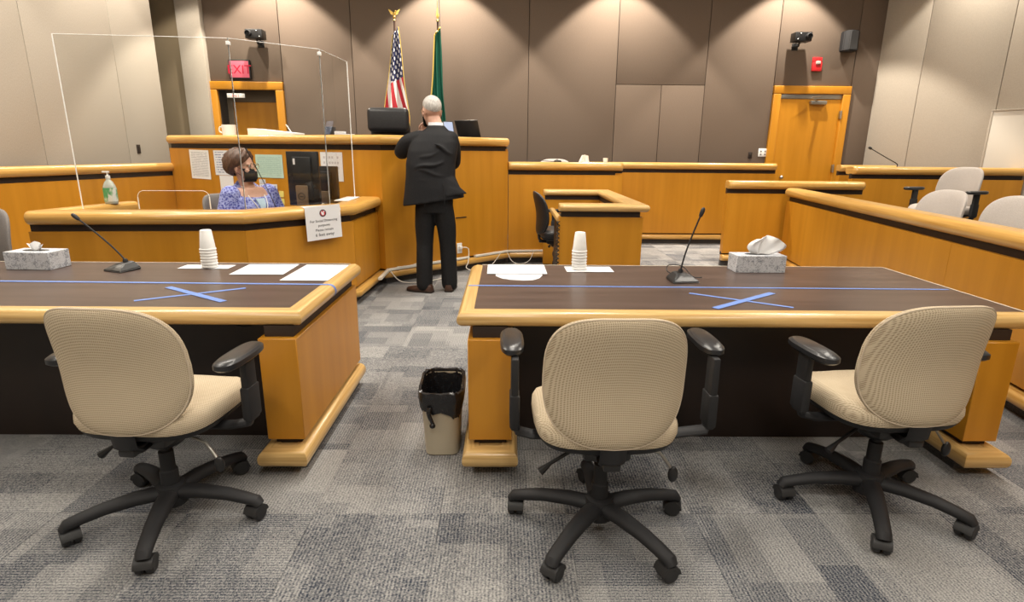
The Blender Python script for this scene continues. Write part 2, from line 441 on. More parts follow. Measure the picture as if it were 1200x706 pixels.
def lines_mat(name, paper, ink, rows, coords='Generated', words=14.0, fill=0.5):
    """print too small to read: rows of broken dark strokes on paper (flat print)"""
    m, nt, b = new_mat(name); L = nt.links.new
    tc = nd(nt, 'ShaderNodeTexCoord'); uv = nd(nt, 'ShaderNodeUVMap')
    sp = nd(nt, 'ShaderNodeSeparateXYZ'); L(uv.outputs[0], sp.inputs[0])
    r = nd(nt, 'ShaderNodeMath', operation='MULTIPLY'); r.inputs[1].default_value = rows; L(sp.outputs['Y'], r.inputs[0])
    fr = nd(nt, 'ShaderNodeMath', operation='FRACT'); L(r.outputs[0], fr.inputs[0])
    gt = nd(nt, 'ShaderNodeMath', operation='LESS_THAN'); gt.inputs[1].default_value = 0.42; L(fr.outputs[0], gt.inputs[0])
    fl = nd(nt, 'ShaderNodeMath', operation='FLOOR'); L(r.outputs[0], fl.inputs[0])
    cb = nd(nt, 'ShaderNodeCombineXYZ'); wx = nd(nt, 'ShaderNodeMath', operation='MULTIPLY'); wx.inputs[1].default_value = words
    L(sp.outputs['X'], wx.inputs[0]); L(wx.outputs[0], cb.inputs[0]); f7 = nd(nt, 'ShaderNodeMath', operation='MULTIPLY'); f7.inputs[1].default_value = 7.3
    L(fl.outputs[0], f7.inputs[0]); L(f7.outputs[0], cb.inputs[1])
    nz = nd(nt, 'ShaderNodeTexNoise'); nz.inputs['Scale'].default_value = 1.0; nz.inputs['Detail'].default_value = 1.0; L(cb.outputs[0], nz.inputs['Vector'])
    g2 = nd(nt, 'ShaderNodeMath', operation='GREATER_THAN'); g2.inputs[1].default_value = 1-fill; L(nz.outputs['Fac'], g2.inputs[0])
    mu = nd(nt, 'ShaderNodeMath', operation='MULTIPLY'); L(gt.outputs[0], mu.inputs[0]); L(g2.outputs[0], mu.inputs[1])
    # blank margins
    for ax in ('X', 'Y'):
        c = nd(nt, 'ShaderNodeMath', operation='SUBTRACT'); c.inputs[1].default_value = 0.5; L(sp.outputs[ax], c.inputs[0])
        a = nd(nt, 'ShaderNodeMath', operation='ABSOLUTE'); L(c.outputs[0], a.inputs[0])
        g = nd(nt, 'ShaderNodeMath', operation='LESS_THAN'); g.inputs[1].default_value = 0.43; L(a.outputs[0], g.inputs[0])
        mm = nd(nt, 'ShaderNodeMath', operation='MULTIPLY'); L(mu.outputs[0], mm.inputs[0]); L(g.outputs[0], mm.inputs[1]); mu = mm
    mix = nd(nt, 'ShaderNodeMix', data_type='RGBA'); mix.inputs['A'].default_value = rgba(paper); mix.inputs['B'].default_value = rgba(ink)
    L(mu.outputs[0], mix.inputs['Factor']); L(mix.outputs['Result'], b.inputs['Base Color']); b.inputs['Roughness'].default_value = 0.7
    return m
M['print_list'] = lines_mat('print_list', (0.84, 0.84, 0.84), (0.42, 0.44, 0.47), 22, words=16, fill=0.62)
M['print_form'] = lines_mat('print_form', (0.74, 0.75, 0.79), (0.25, 0.29, 0.42), 10, words=14, fill=0.56)
M['print_faint'] = lines_mat('print_faint', (0.74, 0.74, 0.76), (0.36, 0.37, 0.42), 11, words=10, fill=0.52)
M['print_green'] = lines_mat('print_green', (0.47, 0.64, 0.55), (0.33, 0.47, 0.42), 16, words=24, fill=0.58)
M['print_cal'] = lines_mat('print_cal', (0.72, 0.74, 0.78), (0.22, 0.24, 0.30), 8, words=14, fill=0.55)

def speckle(name, base, dark):
    m, nt, b = new_mat(name); L = nt.links.new
    tc = nd(nt, 'ShaderNodeTexCoord'); v = nd(nt, 'ShaderNodeTexVoronoi'); v.inputs['Scale'].default_value = 120.0
    L(tc.outputs['Object'], v.inputs['Vector'])
    n2 = nd(nt, 'ShaderNodeTexNoise'); n2.inputs['Scale'].default_value = 35.0; n2.inputs['Detail'].default_value = 4; L(tc.outputs['Object'], n2.inputs['Vector'])
    mu = nd(nt, 'ShaderNodeMath', operation='MULTIPLY_ADD'); mu.inputs[1].default_value = 0.6; L(v.outputs['Distance'], mu.inputs[0]); L(n2.outputs['Fac'], mu.inputs[2])
    cr = nd(nt, 'ShaderNodeValToRGB'); cr.color_ramp.elements[0].position = 0.5; cr.color_ramp.elements[1].position = 0.86
    cr.color_ramp.elements[0].color = rgba(dark); cr.color_ramp.elements[1].color = rgba(base)
    L(mu.outputs[0], cr.inputs['Fac']); L(cr.outputs[0], b.inputs['Base Color']); b.inputs['Roughness'].default_value = 0.5
    return m
M['tissue_print'] = speckle('tissue_print', (0.62, 0.64, 0.68), (0.22, 0.24, 0.29))

def blouse():
    m, nt, b = new_mat('blue_print'); L = nt.links.new
    tc = nd(nt, 'ShaderNodeTexCoord'); v = nd(nt, 'ShaderNodeTexVoronoi'); v.inputs['Scale'].default_value = 55.0; L(tc.outputs['Object'], v.inputs['Vector'])
    n2 = nd(nt, 'ShaderNodeTexNoise'); n2.inputs['Scale'].default_value = 60.0; n2.inputs['Detail'].default_value = 3; n2.inputs['Distortion'].default_value = 1.2; L(tc.outputs['Object'], n2.inputs['Vector'])
    mu = nd(nt, 'ShaderNodeMath', operation='MULTIPLY_ADD'); mu.inputs[1].default_value = 0.5; L(v.outputs['Distance'], mu.inputs[0]); L(n2.outputs['Fac'], mu.inputs[2])
    cr = nd(nt, 'ShaderNodeValToRGB'); cr.color_ramp.elements[0].position = 0.62; cr.color_ramp.elements[1].position = 0.82
    cr.color_ramp.elements[0].color = (0.045, 0.055, 0.33, 1); cr.color_ramp.elements[1].color = (0.36, 0.40, 0.74, 1)
    L(mu.outputs[0], cr.inputs['Fac']); L(cr.outputs[0], b.inputs['Base Color']); b.inputs['Roughness'].default_value = 0.85
    return m
M['blouse'] = blouse()
M['suit'] = noise_mat('suit', (0.006, 0.006, 0.0075), (0.011, 0.011, 0.013), (90, 90, 90), 0.75, 0.15, spec=0.3)
M['trouser'] = noise_mat('trouser', (0.006, 0.006, 0.007), (0.011, 0.011, 0.012), (90, 90, 90), 0.75, 0.15, spec=0.3)
M['grey_hair'] = noise_mat('grey_hair', (0.30, 0.28, 0.26), (0.62, 0.60, 0.57), (140, 140, 22), 0.6, 0.6, dist=0.003)
M['brown_hair'] = noise_mat('brown_hair', (0.035, 0.014, 0.007), (0.14, 0.062, 0.032), (120, 120, 20), 0.5, 0.6, dist=0.003)
M['shoe_brown'] = noise_mat('shoe_brown', (0.045, 0.020, 0.013), (0.075, 0.035, 0.022), (30, 30, 30), 0.42, 0.1)
M['mask'] = plain('mask', (0.008, 0.008, 0.009), 0.8)
M['shirt'] = plain('shirt', (0.75, 0.76, 0.80), 0.8)
M['eye'] = plain('eye', (0.8, 0.8, 0.78), 0.2)
# ================================================================== the room
bm = BM(); box(bm, -7, 8.2, -3.6, 10.1, -0.16, -0.004)
floor = struct('floor', bm, M['carpet'])
# carpet tiles in the part of the floor the photograph shows (pile direction turned tile by tile)
TS = 0.5
bm = BM(); g = 0.0008
box(bm, -TS/2+g, TS/2-g, -TS/2+g, TS/2-g, -0.004, 0.0)
tile0 = obj('carpet_tile', bm, M['carpet'], floor, smooth=False)
tile0.location = (-3.0, 0.75, 0)
nt_ = 1
for j in range(18):
    for i in range(15):
        x = -3.0+i*TS; y = 0.75+j*TS
        if (i, j) == (0, 0): continue
        if y > 7.2 and x < 0.4: continue
        if y > 4.6 and x < -1.6: continue
        if x > 3.4 and y < 6.5: continue
        t = bpy.data.objects.new('carpet_tile', tile0.data); COL.objects.link(t); t.parent = floor
        t.location = (x, y, random.uniform(-0.0008, 0.0)); t.rotation_euler = (0, 0, PI/2*random.choice((0, 0, 1, 1, 2, 3)))
        nt_ += 1
bm = BM(); box(bm, -7, 8.2, -3.6, 10.1, CEIL, CEIL+0.12)
struct('ceiling', bm, M['ceiling'])

def wpanel(parent, p0, p1, z0, z1, th, m, bev=0.006):
    """a fabric wall panel between two plan points, its face on the line, its body to the left of travel"""
    a = Vector(p0); b = Vector(p1); d = (b-a).normalized(); L = (b-a).length
    bm = BM(); box(bm, 0.004, L-0.004, 0, th, z0, z1, bev, 2)
    bm.transform(Matrix(((d.x, -d.y, 0, a.x), (d.y, d.x, 0, a.y), (0, 0, 1, 0), (0, 0, 0, 1))))
    return obj('panel', bm, m, parent, world=True)

# back wall: dark backing, brown fabric panels proud of it
YB = 9.8
bm = BM(); box(bm, -3.62, 6.6, YB+0.03, YB+0.15, 0, CEIL); box(bm, -6, -4.62, YB+0.03, YB+0.15, 0, CEIL); box(bm, -4.62, -3.62, YB+0.03, YB+0.15, 2.36, CEIL)
box(bm, -4.72, -4.62, YB+0.15, YB+0.6, 0, 2.5); box(bm, -3.62, -3.52, YB+0.15, YB+0.6, 0, 2.5); box(bm, -4.72, -3.52, YB+0.55, YB+0.65, 0, 2.5); box(bm, -4.62, -3.62, YB+0.15, YB+0.6, 2.40, 2.5)
wall_back = struct('wall_back', bm, M['gap_dark'])
XS = [-3.555, -2.435, -1.045, 0.356, 1.763, 3.197, 4.31, 5.565, 5.98]
for a, b in zip(XS, XS[1:]):
    if a == 1.763:
        wpanel(wall_back, (a, YB), (b, YB), 2.435, CEIL, 0.03, M['wall_brown'])
        wpanel(wall_back, (a, YB), (2.50, YB), 0, 2.43, 0.03, M['wall_brown'])
        wpanel(wall_back, (2.50, YB), (b, YB), 0, 2.43, 0.03, M['wall_brown'])
    elif a == 4.31:
        wpanel(wall_back, (a, YB), (b, YB), 2.445, CEIL, 0.03, M['wall_brown'])
    else:
        wpanel(wall_back, (a, YB), (b, YB), 0, CEIL, 0.03, M['wall_brown'])
wpanel(wall_back, (-4.75, YB), (-3.555, YB), 2.42, CEIL, 0.03, M['wall_brown'])

# left wall, a set-back strip with shadow in its olive colour, and the pale pilaster
XL = -5.0
bm = BM(); box(bm, XL-0.15, XL-0.03, -3.6, 8.88, 0, CEIL)
wall_left = struct('wall_left', bm, M['gap_pale'])
ys = [8.9, 7.95, 6.51, 5.07, 3.63, 2.19, 0.75, -0.69, -2.13, -3.57]
for a, b in zip(ys, ys[1:]): wpanel(wall_left, (XL, b), (XL, a), 0, CEIL, 0.03, M['wall_pale'])
bm = BM(); box(bm, -5.9, -4.95, 9.72, 9.8, 0, CEIL); box(bm, -5.9, -5.8, 8.8, 9.74, 0, CEIL); box(bm, -5.85, -5.14, 8.7, 8.8, 0, CEIL)
struct('wall_recess', bm, M['recess_shade'], smooth=False)
bm = BM(); box(bm, -5.07, -4.705, 9.68, 9.84, 0, CEIL, 0.004)
struct('trim_1', bm, M['wall_pale'])['label'] = 'pale fabric covered pilaster beside the left doorway'

# right wall, slightly splayed
R0 = Vector((5.95, 9.8)); R1 = Vector((5.95+0.35*13.4, -3.6)); RD = (R1-R0).normalized()
bm = BM(); L = (R1-R0).length; box(bm, 0, L, 0.03, 0.15, 0, CEIL)
RM = Matrix(((RD.x, -RD.y, 0, R0.x), (RD.y, RD.x, 0, R0.y), (0, 0, 1, 0), (0, 0, 0, 1)))
bm.transform(RM)
wall_right = struct('wall_right', bm, M['gap_pale'])
s = 0.0
while s < L-0.1:
    e = min(s+(0.73 if s < 0.5 else 1.13), L)
    a = R0+RD*s; b = R0+RD*e
    wpanel(wall_right, a, b, 0, CEIL, 0.03, M['wall_pale']); s = e
bm = BM(); box(bm, -7, 8.2, -3.75, -3.6, 0, CEIL)
struct('wall_front', bm, M['wall_pale'])
# big off-white board low on the right wall
t = thing('wall_board', 'large off-white board mounted on the pale right wall behind the jury box', 'board', (RM @ Vector((3.4, 0, 1.0))), math.atan2(RD.y, RD.x))
bm = BM(); box(bm, -1.55, 1.5, -0.024, -0.002, -0.3, 0.96, 0.004); obj('board_panel', bm, M['board'], t)
bm = BM(); box(bm, -1.57, 1.52, -0.034, -0.001, 0.955, 0.98, 0.004); box(bm, -1.57, -1.545, -0.034, -0.001, -0.3, 0.96, 0.003); obj('board_edge', bm, M['wall_pale'], t)

# ------------------------------------------------------------------ doors
def door(n, x0, x1, ztop, closer, label, inset=0.0):
    """frame outer edges x0..x1 in the back wall, head at ztop"""
    d = thing('door_%d' % n, None, None, ((x0+x1)/2, YB, 0)); d['kind'] = 'structure'; d['label'] = label
    fwid = 0.125; w2 = (x1-x0)/2
    for nm, q in (('door_frame', (-w2, -w2+fwid, 0, ztop-fwid)), ('door_frame', (w2-fwid, w2, 0, ztop-fwid)), ('door_frame', (-w2, w2, ztop-fwid, ztop))):
        bm = BM(); box(bm, q[0], q[1], -0.045, 0.03, q[2], q[3], 0.012, 3); obj(nm, bm, M['veneer'], d)
    jb_ = 0.09 if inset else 0.0
    bm = BM(); box(bm, -w2+fwid+jb_, w2-fwid-jb_, inset, inset+0.028, 0, ztop-fwid-0.075-jb_); obj('door_leaf', bm, M['veneer'], d)
    bm = BM(); box(bm, -w2+fwid, w2-fwid, -0.012+inset, 0.028+inset, ztop-fwid-0.072-jb_, ztop-fwid+(0.03 if inset else 0), 0.003)
    if inset:
        for sx in (-1, 1): box(bm, sx*(w2-fwid)-(0 if sx < 0 else jb_), sx*(w2-fwid)+(jb_ if sx < 0 else 0), inset-0.02, inset+0.03, 0, ztop-fwid, 0.003)
    obj('door_header', bm, M['jamb'] if inset else M['steel'], d)
    for z in (() if inset else (2.0, 1.15, 0.3)):
        bm = BM(); box(bm, w2-fwid-0.016, w2-fwid+0.012, -0.055, -0.002, z-0.06, z+0.06, 0.006)
        lathe(bm, [(0.010, -0.065), (0.010, 0.065)], 10, (w2-fwid-0.002, -0.055, z)); obj('hinge', bm, M['steel'], d)
    bm = BM(); ball(bm, (-w2+fwid+0.16, inset-0.05, 1.0), 0.03); lathe(bm, [(0.012, 0), (0.012, 0.05)], 10, mat=Matrix.Translation((-w2+fwid+0.16, inset, 1.0)) @ Matrix.Rotation(PI/2, 4, 'X')); obj('door_knob', bm, M['steel'], d)
    if closer:
        zc = ztop-fwid-0.13
        bm = BM(); box(bm, -0.02, 0.24, -0.07, -0.001, zc-0.03, zc+0.03, 0.01); obj('door_closer', bm, M['steel'], d)
        bm = BM(); tube(bm, [(0.08, -0.06, zc+0.02), (-0.09, -0.2, zc+0.06)], 0.011); tube(bm, [(-0.09, -0.2, zc+0.06), (0.14, -0.04, zc+0.10)], 0.010); obj('closer_arm', bm, M['steel'], d)
    return d
door(1, -4.735, -3.555, 2.415, False, 'wooden door deep in its frame under the red exit sign', 0.30)
door(2, 4.31, 5.565, 2.44, True, 'wooden door with overhead closer at the right end of the back wall')
# baseboard strips
bm = BM(); box(bm, 1.0, 4.3, YB-0.012, YB-0.001, 0, 0.1, 0.003); struct('baseboard_back', bm, M['reveal'])

# ------------------------------------------------------------------ ceiling lamps
def area_light(name, parent, loc, sx, sy, watts, col):
    l = bpy.data.lights.new(name, 'AREA'); l.shape = 'RECTANGLE'; l.size = sx; l.size_y = sy; l.energy = watts; l.color = col
    o = bpy.data.objects.new(name, l); COL.objects.link(o); o.parent = parent; o.location = loc
    return o
diff_mat = plain('lamp_diffuser', (0.9, 0.9, 0.9), 0.6, emit=(1.0, 0.95, 0.86), es=3.0)
for (x, y) in TROFFER_XY:
    row = {-1.2: 'behind the camera', 1.2: 'over the beige chairs', 3.6: 'over the counsel tables', 5.6: 'over the judge bench'}[y]; side = {-3.0: 'left', 0.0: 'middle', 3.0: 'right'}[x]
    t = thing('ceiling_light', 'recessed rectangular ceiling light %s, %s one of its row' % (row, side), 'ceiling light', (x, y, CEIL), 0, 'ceiling troffers')
    bm = BM()
    sweep(bm, [(-0.33, -0.63), (0.33, -0.63), (0.33, 0.63), (-0.33, 0.63)], [(-0.03, -0.03), (0.0, -0.03), (0.0, -0.001), (-0.03, -0.001)], closed=True)
    obj('frame', bm, M['white'], t)
    bm = BM(); box(bm, -0.31, 0.31, -0.61, 0.61, -0.014, -0.004); obj('diffuser', bm, diff_mat, t)
    area_light('lamp', t, (0, 0, -0.035), 0.6, 1.2, TROFFER_W*ROW_W[y], (1.0, 0.93, 0.82))
def washer(x, y, watts, size, label, tgt=None):
    t = thing('downlight', label, 'downlight', (x, y, CEIL), 0, 'recessed wall washing downlights')
    bm = BM(); lathe(bm, [(0.075, -0.001), (0.1, -0.001), (0.1, -0.014), (0.085, -0.02), (0.075, -0.014)], 24, cap=False); obj('ring', bm, M['white'], t)
    l = bpy.data.lights.new('lamp', 'SPOT'); l.energy = watts; l.spot_size = math.radians(size); l.spot_blend = 0.22; l.shadow_soft_size = 0.045; l.color = (1.0, 0.90, 0.76)
    o = bpy.data.objects.new('lamp', l); COL.objects.link(o); o.parent = t; o.location = (0, 0, -0.02)
    if tgt is not None:
        o.rotation_euler = (Vector(tgt)-Vector((x, y, CEIL-0.02))).to_track_quat('-Z', 'Y').to_euler()
for (x, y), nm in zip(WASH_XY, ('above the left door', 'above the flags', 'above the split wall panel', 'above the right door')): washer(x, y, WASH_W, 92, 'round recessed downlight close to the brown back wall '+nm)
for (x, y), nm in zip(SIDE_XY, ('left wall, middle of three', 'left wall, nearest of three', 'left wall, farthest of three', 'right wall, farther of two', 'right wall, nearer of two')): washer(x, y, SIDE_W, 98, 'round recessed downlight close to the pale '+nm)
# ================================================================== court millwork
def bench(name, label, cat, face, ztop, rail_in=0.20, rail_out=0.045, th=0.09, trim=True, oak='oak', base=None, rails=True, r0=0.0, r1=0.0, cap_start=True, rail_face=None, split=(), zb=0.0):
    """a panelled court partition along the plan line 'face' (outside on the right of travel):
    plinth, bullnose base trim, veneered panels, dark reveals and a bullnose cap rail"""
    b = base or face[len(face)//2]
    t = thing(name, label, cat, (b[0], b[1], zb))
    bm = BM(); sweep(bm, face, [(-th+0.01, zb), (-0.035, zb), (-0.035, zb+0.07), (-th+0.01, zb+0.07)]); obj('plinth', bm, M['plinth'], t, world=True)
    if trim:
        bm = BM(); sweep(bm, face, round_rect(-th, 0.05, zb+0.07, zb+0.145, 0.006, 0.034, 5), r0 and 0.03, r1 and 0.03); obj('base_trim', bm, M[oak], t, world=True)
    bm = BM(); sweep(bm, face, [(-th+0.01, zb+0.14), (-0.03, zb+0.14), (-0.03, zb+0.18), (-th+0.01, zb+0.18)]); obj('base_reveal', bm, M['reveal'], t, world=True)
    for a, c in zip(face, face[1:]):
        n = 1
        A = Vector(a); C_ = Vector(c)
        cuts = [0.0]+[f for (seg, f) in split if seg == face.index(a)]+[1.0]
        for u, v in zip(cuts, cuts[1:]):
            p = A.lerp(C_, u); q = A.lerp(C_, v); d = (q-p).normalized()*0.0012
            bm = BM(); sweep(bm, [p+d, q-d], [(-th, zb+0.165), (0, zb+0.165), (0, ztop-0.152), (-th, ztop-0.152)]); obj('panel', bm, M['veneer'], t, world=True, smooth=False)
    bm = BM(); sweep(bm, face, [(-th+0.005, ztop-0.155), (-0.03, ztop-0.155), (-0.03, ztop-0.09), (-th+0.005, ztop-0.09)]); obj('reveal', bm, M['reveal'], t, world=True)
    if rails:
        bm = BM(); sweep(bm, rail_face or face, round_rect(-rail_in, rail_out, ztop-0.098, ztop, 0.040, 0.048, 7), r0, r1); obj('cap_rail', bm, M[oak], t, world=True)
    return t

# judge's bench: two faces meeting in front of the judge, right end returned
JP = [(-4.17, 7.42), (-1.262, 6.0), (0.03, 7.24)]
jb = bench('judge_bench', 'tall wooden judge bench in the centre with angled front and bullnose cap', 'bench', JP, 1.537, r0=0.04, r1=0.04, base=(-1.3, 6.4))
# right end of the bench, seen above the lower witness bench, and the work surface behind the cap
bm = BM(); box(bm, -0.06, 0.025, 7.25, 8.1, 0.16, 1.41); obj('end_panel', bm, M['veneer'], jb, world=True, smooth=False)
bm = BM(); prism(bm, [(-4.05, 7.6), (-1.27, 6.21), (-0.1, 7.36), (-0.1, 7.75), (-1.2, 6.85), (-3.7, 8.05)], 1.49, 1.531); obj('worktop', bm, M['laminate'], jb, world=True, smooth=False)
bm = BM(); prism(bm, [(-4.1, 7.62), (-1.27, 6.26), (-0.05, 7.42), (-0.05, 9.4), (-4.1, 9.4)], 0, 0.42); 
tag(obj('judge_platform', bm, M['plinth'], None, smooth=False), 'raised carpeted platform behind the judge bench', 'platform')
# slot in the front panel
bm = BM(); d = (Vector(JP[2])-Vector(JP[1])).normalized(); p = Vector(JP[1])
mtx = Matrix(((d.x, -d.y, 0, p.x), (d.y, d.x, 0, p.y), (0, 0, 1, 0), (0, 0, 0, 1)))
box(bm, 0.955, 1.115, -0.006, 0.004, 0.630, 0.642, 0.002); bm.transform(mtx); obj('slot', bm, M['reveal'], jb, world=True)
# white cable raceway lying on the base trim
bm = BM()
for face_ in ([(-1.253, 5.55), (-1.255, 6.0), (-0.45, 6.775)], [(-0.38, 6.845), (0.03, 7.24), (0.50, 7.29)]):
    sweep(bm, face_, round_rect(0.002, 0.040, 0.147, 0.172, 0.004, 0.004, 2))
tag(obj('cable_raceway', bm, M['cable_white']), 'white plastic cable raceway lying along the base trim of the judge bench', 'cable cover')

# lower bench to its right and the far partition
b2 = bench('witness_bench', 'mid height wooden bench joined to the right end of the judge bench', 'bench', [(0.035, 7.25), (1.46, 7.32)], 1.258, r0=0.02, r1=0.04, base=(0.7, 7.3))
bm = BM(); box(bm, 1.37, 1.455, 7.33, 8.95, 0.16, 1.13); obj('end_panel', bm, M['veneer'], b2, world=True, smooth=False)
bm = BM(); box(bm, 0.1, 1.42, 7.5, 8.1, 1.2, 1.24); obj('worktop', bm, M['laminate'], b2, world=True, smooth=False)
b3 = bench('rear_partition', 'low wooden partition running along the back wall to the right hand door', 'partition', [(1.2, 8.93), (4.12, 8.93)], 1.236, rail_in=0.14, r0=0.03, r1=0.04, base=(2.7, 9.0))
b3b = bench('rear_partition', 'short stub of wooden partition just right of the right hand door', 'partition', [(5.12, 8.98), (5.98, 8.98)], 1.222, rail_in=0.14, r0=0.03, r1=0.0, base=(5.6, 9.0))
# low partition at the far left
lp = bench('left_partition', 'wooden partition running from the left edge to the judge bench', 'partition', [(-4.93, 4.55), (-4.14, 7.55)], 1.205, rail_in=0.17, r0=0.03, r1=0.0, base=(-4.5, 6.0))

# clerk's station
CF = [(-3.60, 4.37), (-2.03, 4.50), (-1.365, 5.19), (-1.325, 6.05)]
cb = bench('clerk_station', 'low wooden clerk station with faceted front and acrylic screen on its rail', 'bench', CF, 0.92, rail_in=0.20, rail_out=0.045, r0=0.04, r1=0.0, base=(-2.0, 4.9))
bm = BM(); sweep(bm, [(-3.43, 5.33), (-3.63, 4.42)], round_rect(-0.13, 0.045, 0.822, 0.9195, 0.040, 0.048, 7), 0.04, 0.04); obj('side_rail', bm, M['oak'], cb, world=True)
bm = BM(); sweep(bm, [(-3.42, 5.30), (-3.61, 4.42)], [(-0.08, 0.0), (0, 0.0), (0, 0.768), (-0.08, 0.768)]); obj('side_panel', bm, M['veneer'], cb, world=True, smooth=False)
bm = BM(); sweep(bm, [(-3.42, 5.30), (-3.61, 4.42)], [(-0.07, 0.76), (-0.03, 0.76), (-0.03, 0.83), (-0.07, 0.83)]); obj('side_reveal', bm, M['reveal'], cb, world=True)
bm = BM(); prism(bm, [(-3.0, 4.56), (-2.08, 4.62), (-1.49, 5.24), (-1.46, 5.95), (-1.86, 6.1), (-2.0, 5.4), (-2.3, 5.1), (-3.0, 5.1)], 0.72, 0.75); obj('desk_top', bm, M['laminate'], cb, world=True, smooth=False)

# jury box: half wall facing us, long front wall, back row wall
hw = bench('jury_half_wall', 'wooden half wall at the far end of the jury box in front of the door', 'partition', [(2.73, 7.14), (4.385, 7.10)], 1.060, rail_in=0.16, r0=0.04, r1=0.04, base=(3.5, 7.2))
JF = [(3.425, 7.05)]
jf = bench('jury_box_wall', 'long wooden front wall of the jury box running along the right side', 'partition', [JF[0], (2.57, 1.137)], 0.985, rail_in=0.14, r0=0.05, r1=0.03, base=(2.9, 4.0), split=((0, 0.28), (0, 0.56), (0, 0.8)))
bm = BM(); prism(bm, [(3.62, 6.95), (2.95, 2.0), (7.0, 2.0), (6.6, 6.95)], 0, 0.19); prism(bm, [(4.36, 6.95), (4.1, 2.0), (7.0, 2.0), (6.6, 6.95)], 0.19, 0.355)
tag(obj('jury_platform', bm, M['plinth'], None, smooth=False), 'stepped carpeted platform under the jury chairs', 'platform')
jk = bench('jury_back_wall', 'wooden wall behind the jury chairs with bullnose rail at far right', 'partition', [(4.475, 7.54), (6.68, 7.50)], 1.232, rail_in=0.22, r0=0.05, r1=0.0, base=(5.4, 7.6))

# witness box: U-shaped rail, open to the left
wb = thing('witness_stand', 'small wooden stand with U-shaped rail in the middle of the well', 'stand', (0.85, 6.0, 0))
U = [(0.44, 6.93), (1.24, 6.93), (1.24, 5.02), (0.47, 5.02)]
bm = BM(); sweep(bm, [(0.47, 5.06), (1.21, 5.06), (1.21, 6.98), (0.45, 6.98)], round_rect(-0.13, 0.045, 0.885, 0.95, 0.03, 0.032, 6), 0.04, 0.04); obj('cap_rail', bm, M['pale_oak'], wb, world=True)
bm = BM(); sweep(bm, [(0.49, 5.06), (1.20, 5.06), (1.20, 6.98), (0.47, 6.98)], [(-0.085, 0.83), (-0.015, 0.83), (-0.015, 0.89), (-0.085, 0.89)]); obj('reveal', bm, M['reveal'], wb, world=True)
for seg in ([(0.475, 5.06), (1.21, 5.06)], [(1.21, 5.151), (1.21, 6.889)], [(1.21, 6.98), (0.46, 6.98)]):
    bm = BM(); sweep(bm, seg, [(-0.09, 0.06), (0, 0.06), (0, 0.835), (-0.09, 0.835)]); obj('panel', bm, M['veneer'], wb, world=True, smooth=False)
bm = BM(); sweep(bm, [(0.46, 5.06), (1.21, 5.06), (1.21, 6.98), (0.46, 6.98)], [(-0.08, 0), (-0.03, 0), (-0.03, 0.065), (-0.08, 0.065)]); obj('plinth', bm, M['plinth'], wb, world=True)
bm = BM(); box(bm, 0.50, 1.12, 5.16, 5.86, 0.72, 0.75); obj('shelf', bm, M['laminate'], wb, world=True, smooth=False)
bm = BM(); box(bm, 0.455, 0.50, 5.14, 5.95, 0.785, 0.83, 0.01); obj('shelf_edge', bm, M['pale_oak'], wb, world=True)
bm = BM(); box(bm, 0.50, 0.56, 5.16, 5.9, 0.08, 0.78); obj('inner_panel', bm, M['dark_panel'], wb, world=True, smooth=False)
# coiled cord hanging down the open edge
bm = BM(); pts = []
for i in range(150):
    a = i/150*2*PI*17; pts.append((0.462+0.014*math.cos(a), 5.03+0.014*math.sin(a), 0.80-0.62*i/150))
tube(bm, pts, 0.0045, 5); tag(obj('coiled_cord', bm, M['black']), 'black coiled cord hanging at the open left edge of the small stand', 'cord')

